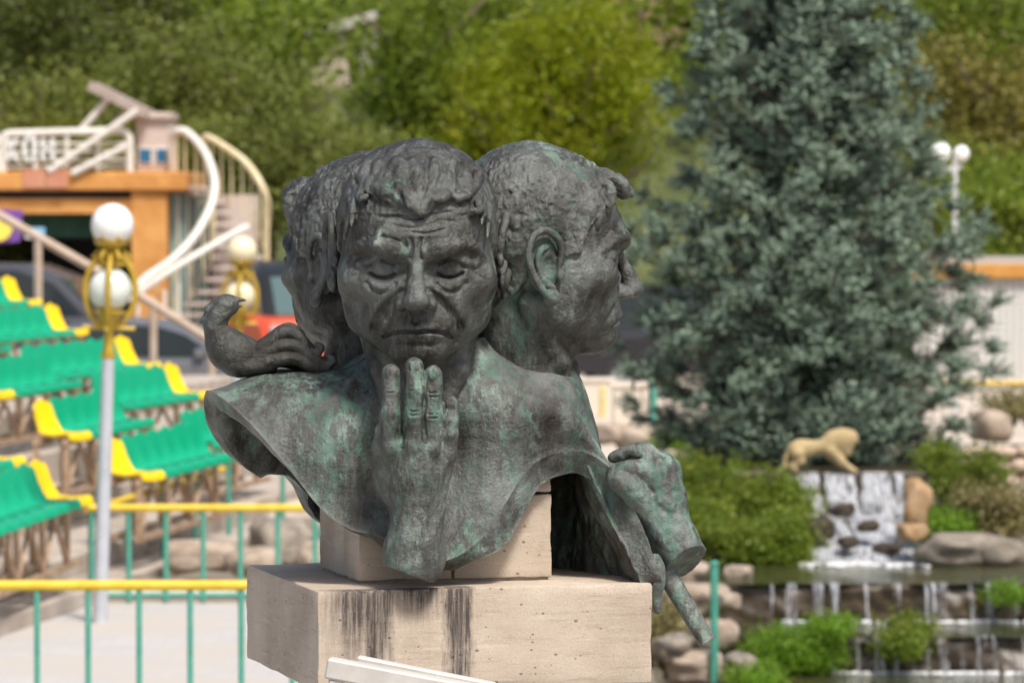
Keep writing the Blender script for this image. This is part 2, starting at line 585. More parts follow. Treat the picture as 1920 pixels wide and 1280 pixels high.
    # fringe
    if kind == 'front':
        fr = [((-92, -100, 158), (-96, -130, 140), (-106, -134, 112), 10), ((-84, -110, 164), (-92, -144, 142), (-104, -146, 118), 12),
              ((-66, -120, 168), (-76, -150, 146), (-66, -168, 122), 17), ((-48, -126, 172), (-54, -162, 144), (-36, -178, 116), 19),
              ((-28, -130, 174), (-24, -168, 144), (-8, -186, 104), 20), ((-8, -132, 174), (0, -172, 140), (10, -190, 92), 18),
              ((12, -132, 174), (20, -170, 142), (20, -188, 104), 17), ((32, -130, 170), (42, -166, 142), (36, -182, 114), 17),
              ((54, -124, 166), (66, -158, 142), (62, -174, 120), 17), ((74, -114, 160), (90, -146, 140), (88, -162, 116), 15),
              ((92, -104, 150), (108, -130, 124), (110, -140, 96), 13), ((102, -88, 134), (116, -106, 102), (118, -110, 66), 8),
              ((110, -72, 118), (126, -84, 76), (128, -84, 30), 6),
              ((-106, -84, 130), (-118, -100, 98), (-120, -102, 64), 8), ((-112, -68, 112), (-128, -80, 66), (-130, -78, 30), 6),
              ((-110, -90, 140), (-128, -112, 122), (-120, -124, 100), 9)]
    else:
        fr = [((x, -120, 150), (x * 1.1, -160, 132), (x * 1.1 + 3, -188 + abs(x) * .25, 106 + 4 * math.sin(x)), 12) for x in (-66, -44, -24, -4, 18, 40, 62)]
        fr += [((s_ * 84, -112, 140), (s_ * 104, -130, 112), (s_ * 112, -124, 76), 11) for s_ in (-1, 1)]
        fr += [((s_ * 104, -88, 118), (s_ * 122, -104, 84), (s_ * 126, -100, 46), 10) for s_ in (-1, 1)]
        fr += [((0, -140, 140), (-6, -180, 126), (-12, -194, 108), 9), ((20, -140, 140), (20, -176, 124), (12, -188, 104), 8)]
    rj = np.random.default_rng(seed + 50)
    for (a, b, c, rr) in fr:
        if kind == 'front':
            def ys(x, z):
                q1 = max(0, 1 - ((z - 52) / 158) ** 2 - (x / 150) ** 2) ** .5; q2 = max(0, 1 - ((z - 48) / 118) ** 2 - (x / 140) ** 2) ** .5
                return min(8 - 158 * q1, -62 - 114 * q2)
            sp = 1.5 if abs(a[0]) < 80 else 1.05
            rr = rr * .74
            az = a[2] - 2; ax = a[0] * sp + rj.uniform(-8, 8) + 8
            bx = b[0] * (1.22 if sp > 1.1 else 1) + 4; bz = b[2] + rj.uniform(-3, 4); cx = c[0] + rj.uniform(-4, 4); cz = c[2] + rj.uniform(-5, 5)
            def cl(x, z):
                m_ = 134 * max(.1, 1 - ((z - 52) / 160) ** 2) ** .5
                return max(-m_, min(m_, x))
            ax, bx, cx = cl(ax, az), cl(bx, bz), cl(cx, cz)
            a = (ax, ys(ax, az) - 1, az); b = (bx, ys(bx, bz) - 4, bz); c = (cx, ys(cx, cz) - 11, cz)
        pts = bez([a, b, c], 10)
        f.chain(pts, [rr * (1 - 0.72 * (i / (len(pts) - 1)) ** 2) for i in range(len(pts))], 7)
    if kind == 'front':
        for pts_, r0 in (([(-112, 158), (-112, 132), (-100, 112), (-88, 116)], 8), ([(-104, 160), (-84, 136), (-56, 124), (-34, 128)], 11), ([(-70, 166), (-44, 142), (-14, 118), (6, 90)], 11),
                         ([(20, 168), (30, 140), (20, 112), (10, 90)], 10), ([(60, 162), (66, 136), (50, 116), (34, 114)], 10), ([(92, 150), (92, 128), (80, 114), (66, 118)], 9),
                         ([(116, 132), (120, 108), (112, 88), (102, 90)], 8), ([(-20, 176), (-6, 152), (18, 134), (38, 136)], 9)):
            p = [(x_, ys(x_, z_) - 5 - 5 * i_ / 3, z_) for i_, (x_, z_) in enumerate(pts_)]
            p = bez(p, 14)
            f.chain(p, [r0 * (.75 + .25 * math.sin(pi * i_ / (len(p) - 1))) * (1 - .6 * (i_ / (len(p) - 1)) ** 2) for i_ in range(len(p))], 4)
    # strands and curls: ridged, warped noise on a band around the surface
    HM = np.clip(M + (Z > 84) * (Y < -100) * (1.0 if kind == 'front' else .35), 0, 1) * (1 if kind == 'front' else np.clip((Y + 175) / 30, .3, 1)) + 0 * X
    sel = np.nonzero((np.abs(f.F) < 14) & (HM > .02))
    P = np.stack([f.lo[i] + f.h * sel[i] for i in range(3)], 1).astype(np.float32)
    warp = np.stack([rnoise(P, 30, k * 7.1 + seed) for k in range(3)], 1)
    if kind == 'front':
        Pw = P + warp * 16
        ang = np.arctan2(Pw[:, 0], -(Pw[:, 1] - 60)) * 150
        al = (Pw[:, 2] - Pw[:, 1] * .8)
        rr_ = np.hypot(Pw[:, 0], Pw[:, 1])
        n_ = 2.0 * (1 - 2 * np.abs(pnoise(ang / 19 + 9, al / 60 + 5, rr_ / 70 + 3))) + 1.5 * (1 - 2 * np.abs(pnoise(ang / 8 + 30, al / 34 + 11, rr_ / 50 + 8))) + 0.6 * rnoise(P, 6, 3, _RM2)
    else:
        Pw = P + warp * 11
        n_ = 1.7 * (1 - 2.4 * np.abs(rnoise(Pw * np.array([1, 1, .55]), 11, 1))) + 1.5 * rnoise(P * np.array([1, .7, .6]), 6, 5, _RM2) + 1.0 * (1 - 2.2 * np.abs(rnoise(Pw * np.array([1, .8, .6]), 6, 5, _RM2))) + 0.9 * rnoise(P, 4.5, 9)
    f.F[sel] -= (n_ * HM[sel]).astype(np.float32)
    # ears
    edz = 30 if kind == 'front' else 0
    for sx in (-1, 1):
        def E(y, z, o): return (sx * (148 + o), y, z * 1.05 - 30 + edz)
        f.ell(E(10, 4, -3), (12, 30, 54), 6)
        rim = bez([(E(-18, 0, 3)), E(-24, 24, 6), E(-16, 52, 12), E(8, 68, 16), E(32, 58, 21), E(43, 30, 25), E(39, 0, 24), E(24, -30, 20), E(6, -52, 15), E(-8, -62, 10)], 34)
        f.chain(rim, [6.6] * len(rim), 3)
        f.ell(E(-4, -56, 8), (8, 17, 18), 5)
        ah = bez([E(2, 40, 8), E(18, 30, 12), E(23, 4, 14), E(10, -28, 11), E(-8, -38, 7)], 16)
        f.chain(ah, [5.4] * len(ah), 4)
        f.ell(E(-22, -14, 4), (7, 8, 13), 5)
        f.ell(E(-2, 2, 12), (13, 15, 22), 4, 'sub')
        f.ell(E(2, 42, 16), (8, 12, 10), 4, 'sub')
    return f.mesh()

SC = 9.0 / FPX          # metres per photo pixel at the bust's distance
ORG = Vector(((840 - 960) * SC, 9.0, CAM_H + (HORIZ - 1098) * SC))     # foot of the bust on the plinth

def Q(px, py, Y=0.0):
    """photo pixel + depth offset (in px units, + = away) -> position relative to ORG"""
    k = (1 + Y / FPX)
    return Vector(((px - 960) * k * SC, 9.0 + Y * SC, CAM_H + (HORIZ - py) * k * SC)) - ORG

def Qn(A):
    A = np.asarray(A, float)
    k = 1 + A[:, 2] / FPX
    return np.stack([(A[:, 0] - 960) * k * SC - ORG.x, A[:, 2] * SC, CAM_H + (HORIZ - A[:, 1]) * k * SC - ORG.z], 1)

# ------------------------------------------------------------------ bronze
def bronze(name, patina=0.5, streak=1.0, dark=1.0, seed=0.0):
    m = mat(name, (0.08, 0.08, 0.075), 0.5, 0.55)
    b = NB(m)
    v = b.mapping((1, 1, 1), loc=(seed, seed * .7, 0))
    vs = b.mapping((9, 9, 1.3), loc=(seed, 0, seed))
    base = b.ramp(b.noise(7, 6, 0.65, v), [(0.34, (0.050 * dark, 0.044 * dark, 0.038 * dark)), (0.5, (0.105 * dark, 0.106 * dark, 0.097 * dark)), (0.66, (0.215 * dark, 0.23 * dark, 0.218 * dark))])
    st = b.step(b.noise(3.0, 8, 0.75, vs, 0.2), 0.46, 0.66)
    base = b.mix(b.math('MULTIPLY', st, 0.55 * streak), base, (0.25 * dark, 0.27 * dark, 0.25 * dark))
    g1 = b.step(b.noise(5, 8, 0.75, b.mapping((1.25, 1.25, .62), loc=(seed, seed * .7, 0)), 0.5), 0.60 - 0.16 * patina, 0.68 - 0.12 * patina)
    g2 = b.step(b.noise(40, 7, 0.8, b.mapping((1, 1, .45))), 0.46, 0.56)
    g = b.math('MULTIPLY', g1, g2)
    pc = b.ramp(b.noise(11, 5, 0.6, v), [(0.36, (0.04, 0.105, 0.08)), (0.5, (0.115, 0.215, 0.165)), (0.64, (0.29, 0.38, 0.32))])
    base = b.mix(b.math('MULTIPLY', g, 0.9), base, pc)
    sc = b.step(b.noise(150, 3, 0.7, b.mapping((1, 1, .35), rot=(0.5, 0.3, 0))), 0.66, 0.74)
    base = b.mix(b.math('MULTIPLY', sc, 0.5), base, (0.30, 0.31, 0.28))
    ge = b.n('ShaderNodeNewGeometry')
    worn = b.math('MULTIPLY', b.step(ge.outputs['Pointiness'], 0.515, 0.60), b.step(b.noise(16, 5, 0.7, v), 0.35, 0.6))
    base = b.mix(b.math('MULTIPLY', worn, 0.6), base, (0.34, 0.335, 0.31))
    b.color(base)
    b.t.links.new(b.math('SUBTRACT', 0.66, b.math('MULTIPLY', g, 0.55)), b.b.inputs['Metallic'])
    r = b.math('ADD', b.math('MULTIPLY', b.noise(18, 6, 0.7, v), 0.7), 0.12)
    b.rough(b.math('SUBTRACT', b.math('ADD', r, b.math('MULTIPLY', g, 0.25)), b.math('MULTIPLY', worn, 0.12)))
    h1 = b.noise(38, 8, 0.7, v)
    h2 = b.noise(230, 3, 0.6, v)
    n1 = b.bump(h1, 0.8, 0.011)
    b.normal(b.bump(h2, 0.35, 0.0015, n1))
    return m

M_head = bronze('bronze_head', 0.1, 1.3, .74, 1.3)
M_headg = bronze('bronze_head_green', 0.75, 1.1, .88, 4.1)
M_mantle = bronze('bronze_mantle', 1.1, 0.9, .88, 7.7)
M_hand = bronze('bronze_hand', 0.85, 1.5, 0.85, 2.2)
M_handg = bronze('bronze_hand_green', 1.6, 0.8, 1.2, 9.1)
M_bird = bronze('bronze_bird', 0.5, 0.6, 0.8, 5.5)

bust = empty('bronze_bust', ORG, 0, 'weathered green bronze bust of three joined men with hands and a bird, on the pedestal', 'sculpture')

def place_head(V, px, py, Y, yaw, pitch, scale, roll=0.0, zs=1.0):
    V = V.copy(); V[:, 2] *= zs
    R = np.array((Matrix.Rotation(radians(yaw), 3, 'Z') @ Matrix.Rotation(radians(roll), 3, 'Y') @ Matrix.Rotation(radians(pitch), 3, 'X')))
    o = np.array(Q(px, py, Y))
    return (V @ R.T) * (SC * scale) + o

HV, HQ = build_head('front', 21)
V = place_head(HV, 784, 473, -115, 0, 4, 1.0, 0, 0.97)
o = link('head', np_mesh('head', V, HQ, True), M_head, bust)
tag(o, 'bronze head facing forward with eyes lowered and a heavy fringe')
HV, HQ = build_head('side', 77)
V = place_head(HV, 1000, 470, 25, 101, 0, 0.97, 0, 0.98)
o = link('head', np_mesh('head', V, HQ, True), M_headg, bust)
tag(o, 'bronze head in profile looking right with curly hair and green patina')
V = place_head(HV * np.array([-1, 1, 1]), 694, 478, 110, -131, 0, 0.93, 0, 0.98)
o = link('head', np_mesh('head', V, HQ[:, ::-1], True), M_head, bust)
tag(o, 'bronze head turned away to the left behind the front head')

# ------------------------------------------------------------------ mantle (cast shell, open arches)
E = [(790,1050,-215),(715,1008,-215),(655,992,-208),(600,953,-195),(545,883,-175),(470,798,-150),(402,738,-108),(384,742,-50),(392,800,0),(438,860,50),(500,868,125),(545,905,185),(575,962,235),(640,1000,310),(770,1030,360),(900,1060,350),(1000,1068,290),(1075,1074,215),(1135,1081,125),(1182,1076,40),(1218,1082,-45),(1238,1086,-128),(1196,975,-105),(1150,884,-88),(1092,846,-80),(1030,853,-95),(985,886,-118),(945,946,-150),(902,1010,-190),(850,1048,-212)]
Mm = [(785,900,-128),(705,885,-158),(660,850,-178),(630,808,-175),(588,765,-150),(535,728,-110),(500,706,-65),(490,699,-5),(500,712,50),(530,760,95),(565,790,150),(605,805,200),(650,820,240),(710,820,290),(810,820,320),(920,810,320),(1010,820,290),(1100,828,235),(1112,850,150),(1116,862,85),(1122,868,30),(1134,866,-20),(1118,826,-45),(1100,796,-70),(1064,778,-100),(1012,772,-122),(962,790,-138),(922,828,-145),(886,866,-138),(842,895,-125)]
U = [(785,760,-140),(735,752,-145),(705,738,-140),(682,722,-120),(662,706,-105),(648,694,-70),(642,688,-30),(640,686,10),(645,690,60),(655,700,85),(668,710,110),(695,715,150),(725,720,180),(765,720,210),(820,720,220),(900,720,220),(950,712,200),(1040,706,170),(1068,700,130),(1080,696,90),(1084,694,60),(1085,694,30),(1083,696,5),(1076,702,-25),(1056,706,-52),(1016,708,-74),(970,716,-94),(935,732,-120),(905,738,-130),(858,748,-140)]
NS, NR = 300, 70
def loopspline(P, n):
    P = np.array(P, float); m = len(P)
    t = np.arange(n) * m / n; i = t.astype(int); u = (t - i)[:, None]
    p0, p1, p2, p3 = P[(i - 1) % m], P[i % m], P[(i + 1) % m], P[(i + 2) % m]
    return 0.5 * (2 * p1 + (p2 - p0) * u + (2 * p0 - 5 * p1 + 4 * p2 - p3) * u ** 2 + (3 * p1 - p0 - 3 * p2 + p3) * u ** 3)
Es, Ms, Us = loopspline(E, NS), loopspline(Mm, NS), loopspline(U, NS)
cen = np.array([840, 610, 40.0])
Ts = Us + (cen - Us) * np.array([0.45, 0.8, 0.45])
rows = []
ctrl = [2 * Es - Ms, Es, Ms, Us, Ts, 2 * Ts - Us]
for j in range(NR):
    s_ = j / (NR - 1) * 3
    i = min(int(s_), 2); u = s_ - i
    p0, p1, p2, p3 = ctrl[i], ctrl[i + 1], ctrl[i + 2], ctrl[i + 3]
    rows.append(0.5 * (2 * p1 + (p2 - p0) * u + (2 * p0 - 5 * p1 + 4 * p2 - p3) * u ** 2 + (3 * p1 - p0 - 3 * p2 + p3) * u ** 3))
G = np.stack(rows)                       # NR, NS, 3 in photo units
Gw = Qn(G.reshape(-1, 3)).reshape(NR, NS, 3)
def grid_normals(Gw):
    du = np.roll(Gw, -1, 1) - np.roll(Gw, 1, 1)
    dv = np.gradient(Gw, axis=0)
    n = np.cross(dv, du); n /= np.linalg.norm(n, axis=2, keepdims=True) + 1e-9
    return n
Nn = grid_normals(Gw)
if (Nn[NR // 2, 0, 1]) > 0: Nn = -Nn
def sinnoise(P, freqs, seed):
    r = np.random.default_rng(seed); out = 0
    for fq, am in freqs:
        for _ in range(5):
            d = r.normal(size=3); d /= np.linalg.norm(d)
            out = out + am / 2.2 * np.sin(P @ d * fq * 2 * pi + r.uniform(0, 6.28))
    return out
disp = sinnoise(Gw, [(5, .0028), (12, .0012), (28, .0006)], 3)
Gw = Gw + Nn * disp[..., None]
lipw = np.exp(-(np.arange(NR) / 1.3) ** 2)
Gw = Gw + Nn * (0.0035 * lipw)[:, None, None]
TH = 0.040 + 0.004 * np.sin(np.arange(NS) * 0.35) + 0.003 * np.sin(np.arange(NS) * 1.3)
inner = Gw - Nn * TH[None, :, None]
# the inner face pulls into the arches so the cut rim shows
arch_c = {'r': (np.array(Q(1060, 1040, -40)), range(int(20.3 / 30 * NS), int(29.2 / 30 * NS))), 'l': (np.array(Q(500, 930, 20)), range(int(2.5 / 30 * NS), int(11.5 / 30 * NS)))}
row_w = np.clip(1 - np.arange(NR) / 20.0, 0, 1) ** 1.5
for nm, (cx_, cy_, k0, k1, wpx, dY) in {'r': (1062, 1075, 20.6, 29.3, 44, 14), 'l': (488, 900, 5.6, 10.5, 34, 8)}.items():
    Eg = G[0]
    ks = np.arange(NS) / NS * 30
    wg = np.clip(np.minimum(ks - k0, k1 - ks) / 0.9, 0, 1)
    dx = cx_ - Eg[:, 0]; dy = cy_ - Eg[:, 1]; L = np.hypot(dx, dy) + 1e-6
    tg = np.stack([Eg[:, 0] + dx / L * wpx, Eg[:, 1] + dy / L * wpx, Eg[:, 2] + dY], 1)
    tgw = Qn(tg)
    delta = (tgw - inner[0]) * wg[:, None]
    inner = inner + delta[None] * row_w[:, None, None]
# rough chisel marks on the inner face
inner = inner + Nn * (sinnoise(inner, [(14, .003), (35, .0015)], 8))[..., None]
# closed rim: several rows between outer edge and inner edge
RIM = 7
rim = np.stack([Gw[0] + (inner[0] - Gw[0]) * (t / RIM) for t in range(1, RIM)])
rim = rim + sinnoise(rim, [(12, .002), (45, .0016)], 12)[..., None] * np.array([0.3, -1, 0.3])
allr = np.concatenate([Gw[::-1], rim, inner])       # from top-outer down over the rim up the inside
R_, C_ = allr.shape[0], NS
idx = np.arange(R_ * C_).reshape(R_, C_)
a_ = idx[:-1]; b_ = idx[1:]
Fq = np.stack([a_, np.roll(a_, -1, 1), np.roll(b_, -1, 1), b_], -1).reshape(-1, 4)
me = np_mesh('mantle', allr.reshape(-1, 3), Fq, True)
import bmesh
bm = bmesh.new(); bm.from_mesh(me)
bmesh.ops.recalc_face_normals(bm, faces=bm.faces)
bm.verts.ensure_lookup_table()
sh_rows = {NR - 1, NR - 1 + RIM}
for e_ in bm.edges:
    i_, j_ = e_.verts[0].index, e_.verts[1].index
    if i_ // NS == j_ // NS and i_ // NS in sh_rows: e_.smooth = False
bm.to_mesh(me); bm.free()
try: 0 and me.set_sharp_from_angle(angle=radians(48))
except Exception: pass
for p in me.polygons: pass
o = link('shoulder_mantle', me, M_mantle, bust)

def field_part(f, name, m, label=None, conv=None):
    V, Qd = f.mesh()
    V = conv(V) if conv else Qn(np.stack([V[:, 0], -V[:, 2], V[:, 1]], 1))
    o = link(name, np_mesh(name, V, Qd, True), m, bust)
    if label: o['label'] = label
    return o

# ------------------------------------------------------------------ hand raised to the chin (photo px; z = -py)
f = Field((690, -345, -1110), (880, -150, -655), 2.0)
def P3(x, y, Y): return (x, Y, -y)
def finger(ps, rs, k=3):
    f.chain([P3(*p) for p in ps], rs, k)
f.chain([P3(776, 850, -262), P3(778, 900, -262)], [52, 50], 0)
f.ell(P3(782, 868, -262), (70, 34, 62), 12)
f.ell(P3(778, 920, -262), (62, 32, 50), 16)
f.ell(P3(784, 960, -262), (49, 31, 60), 16)
f.chain([P3(780, 950, -260), P3(778, 1010, -258), P3(776, 1060, -255)], [40, 48, 52], 18)
f.ell(P3(776, 1040, -256), (60, 44, 60), 12)
finger([(733, 700, -292), (732, 735, -297), (731, 775, -299), (733, 838, -284), (752, 890, -268)], [17.8, 18.8, 19.3, 21.3, 21.3], 4)
finger([(776, 688, -300), (777, 730, -304), (776, 775, -304), (776, 838, -290), (778, 890, -270)], [18.3, 19.3, 19.8, 22.3, 21.3], 4)
finger([(812, 702, -296), (813, 740, -300), (812, 780, -300), (812, 840, -285), (806, 890, -268)], [16.8, 17.8, 18.3, 20.3, 19.3], 4)
finger([(844, 756, -288), (844, 790, -292), (842, 812, -290), (838, 852, -274), (822, 900, -262)], [15.3, 15.8, 16.3, 18.3, 18.3], 4)
finger([(716, 806, -270), (712, 838, -262), (722, 880, -256), (742, 925, -258)], [13, 15, 20, 24], 8)       # thumb along the edge
for (x, y, Y, r) in ((733, 733, -306, 12), (731, 772, -309, 13), (777, 728, -314, 12), (776, 772, -315, 14), (813, 738, -309, 11), (812, 778, -310, 12.5), (844, 786, -300, 10), (843, 812, -299, 11)):
    f.ell(P3(x, y, Y + 3), (r, 7, r * .72), 9)                                   # finger joints
for (x, y, Y) in ((735, 838, -298), (777, 836, -304), (812, 840, -298), (838, 850, -286)):
    f.ell(P3(x, y, Y), (16, 12, 14), 9)
for (x0, x1) in ((736, 768), (777, 779), (811, 796), (837, 812)):            # tendons
    f.cap(P3(x0, 850, -290), P3(x1, 925, -280), 6, 5, 9)
for (x, y, Y) in ((733, 699, -310), (776, 687, -318), (812, 701, -314), (844, 755, -304)):
    f.ell(P3(x, y, Y), (9.5, 3, 12), 2.5)                                    # finger nails
for (xa, ya, xb, yb) in ((754, 705, 755, 850), (794, 705, 795, 850), (829, 752, 827, 862)):
    f.cap(P3(xa, ya, -318), P3(xb, yb, -302), 2.2, 2.0, 5, 'sub')
for (x, y) in ((733, 733), (731, 775), (777, 728), (776, 775), (813, 740), (812, 780)):
    for dy in (-4, 3):
        yy_ = -311 - 1.3 - (6 if 770 < x < 780 else 0)
        f.cap(P3(x - 8, y + dy, yy_ - 3.5), P3(x + 8, y + dy, yy_ - 3.5), 1.5, 1.5, 2, 'sub')
# cut, slanted end of the wrist
X, Y, Z = f.axes()
pl = (-(Z + 1092) * 0.92 - (X - 805) * 0.34) 
f.F = np.maximum(f.F, pl + 0 * Y)
pl2 = (-(Z + 1070) * 0.75 + (X - 838) * 0.66)
f.F = np.maximum(f.F, pl2 + 0 * Y)
f.F -= 1.3 * f.noise3((20, 20, 26), 4) + 0.7 * f.noise3((7, 7, 12), 5)
field_part(f, 'hand', M_hand, 'bronze hand with straight fingers raised to the chin')

# ------------------------------------------------------------------ fist and forearm at the right
f = Field((1120, -150, -1165), (1345, 100, -810), 2.2)
f.chain([P3(1300, 1075, -70), P3(1262, 1010, -60), P3(1228, 950, -45), P3(1212, 905, -30)], [44, 43, 46, 42], 12)
f.ell(P3(1205, 905, -34), (54, 40, 48), 14)
f.ell(P3(1222, 880, -24), (46, 36, 36), 14)
f.ell(P3(1236, 900, -50), (42, 34, 52), 14)
f.ell(P3(1256, 950, -56), (34, 34, 60), 16)
for (ps, rs) in (([(1240, 880, -50), (1216, 850, -60), (1186, 846, -66), (1150, 858, -66)], [20, 16, 12, 10]),
                 ([(1224, 912, -66), (1204, 884, -84), (1178, 878, -92), (1148, 886, -90)], [22, 17, 14, 11]),
                 ([(1250, 905, -54), (1262, 892, -40), (1256, 870, -30), (1236, 858, -24)], [18, 15, 14, 12]),
                 ([(1210, 960, -76), (1190, 925, -96), (1166, 905, -100), (1150, 896, -96)], [22, 22, 18, 12])):
    p = bez(ps, 9)
    f.chain([P3(*q_) for q_ in p], list(np.interp(np.linspace(0, 1, len(p)), np.linspace(0, 1, len(rs)), rs)), 7)
for (x, y, Y) in ((1212, 846, -64), (1246, 876, -66), (1262, 906, -66)):
    f.ell(P3(x, y, Y), (15, 12, 13), 9)
for (xa, ya, xb, yb) in ((1216, 856, 1240, 940), (1246, 884, 1256, 950)):
    f.cap(P3(xa, ya, -84), P3(xb, yb, -92), 5, 5, 14)
X, Y, Z = f.axes()
nrm = np.array([0.52, -0.42, -0.74]); nrm /= np.linalg.norm(nrm)
pc_ = np.array([1279, -88, -1048.0])
f.F = np.maximum(f.F, (X - pc_[0]) * nrm[0] + (Y - pc_[1]) * nrm[1] + (Z - pc_[2]) * nrm[2])
f.F -= 1.6 * f.noise3((24, 24, 24), 14) + 1.0 * f.noise3((9, 9, 9), 15)
field_part(f, 'hand', M_handg, 'greenish bronze fist with cut forearm on the right side')

# staff held below the forearm, and the torn tail of the mantle
mb = MB()
mb.tube([Q(1240, 1060, -58), Q(1262, 1096, -64), Q(1294, 1149, -73), Q(1328, 1205, -82)], [0.0215, 0.021, 0.0198, 0.0188], 20)
o = mb.build('staff', M_handg, bust, True)
f = Field((1190, -170, -1170), (1275, -40, -1040), 2.2)
f.chain([P3(1218, 1050, -106), P3(1228, 1095, -98), P3(1234, 1146, -92)], [20, 16, 7], 6)
f.ell(P3(1230, 1078, -106), (18, 16, 34), 12)
X, Y, Z = f.axes(); f.F = np.maximum(f.F, 1227 - X + 0 * Y + 0 * Z - 3)
f.F -= 1.0 * f.noise3((16, 16, 18), 24)
field_part(f, 'mantle_tail', M_handg)

# ------------------------------------------------------------------ bird on the left shoulder
f = Field((360, -95, -730), (650, 60, -530), 2.0)
f.chain([P3(424, 648, -20), P3(448, 668, -20), P3(486, 672, -18)], [36, 37, 26], 10)
f.ell(P3(440, 662, -20), (50, 34, 36), 12)
f.chain([P3(404, 640, -20), P3(402, 612, -20), P3(410, 590, -20), P3(424, 574, -20)], [20, 19, 19, 21], 10)
f.ell(P3(424, 572, -20), (24, 18, 20), 6)
f.cap(P3(438, 561, -20), P3(460, 563, -20), 7, 2.2, 3)
f.cap(P3(438, 573, -20), P3(455, 574, -20), 5, 1.6, 2)
f.cap(P3(444, 569, -20), P3(462, 569, -20), 1.5, 3.2, 1, 'sub')
for s_ in (-1, 1):
    f.ell(P3(434, 565, -20 + s_ * 17), (4.5, 3, 4), 1)
    f.ell(P3(434, 565, -20 + s_ * 19.5), (2.2, 3, 2), 1, 'sub')
f.chain([P3(402, 566, -20), P3(390, 580, -20), P3(386, 596, -20), P3(376, 604, -20)], [6, 7, 6, 3], 5)
f.ell(P3(384, 598, -20), (7, 5, 8), 3)
for (ps, rs, Y) in (([(470, 668), (500, 645), (535, 622), (560, 632), (578, 658), (594, 662), (601, 650), (592, 645)], [14, 15, 12, 11, 9, 8, 6, 4], -34),
                    ([(470, 678), (505, 658), (545, 648), (580, 668), (610, 684), (623, 676), (616, 668)], [14, 14, 12, 11, 9, 7, 4], -38),
                    ([(465, 688), (510, 676), (550, 672), (585, 688), (612, 690)], [14, 13, 11, 10, 8], -42),
                    ([(480, 660), (515, 640), (545, 632), (570, 650), (590, 672), (606, 676)], [12, 12, 11, 10, 9, 7], -6),
                    ([(480, 680), (520, 672), (560, 680), (600, 690)], [16, 16, 14, 10], 2),
                    ([(500, 634), (530, 616), (552, 616), (572, 640), (585, 652)], [6, 8, 8, 7, 5], -20)):
    p = bez([(a, b, Y) for a, b in ps], 26)
    f.chain([P3(*q_) for q_ in p], list(np.interp(np.linspace(0, 1, len(p)), np.linspace(0, 1, len(rs)), rs)), 3)
f.ell(P3(470, 690, -20), (50, 36, 14), 10)
f.F -= 0.8 * f.noise3((10, 10, 10), 31)
V, Qd = f.mesh()
root_b = link('bird', np_mesh('bird', Qn(np.stack([V[:, 0], -V[:, 2], V[:, 1]], 1)), Qd, True), M_bird, bust)
root_b['label'] = 'small bronze bird with open beak and curled tail on the left shoulder'

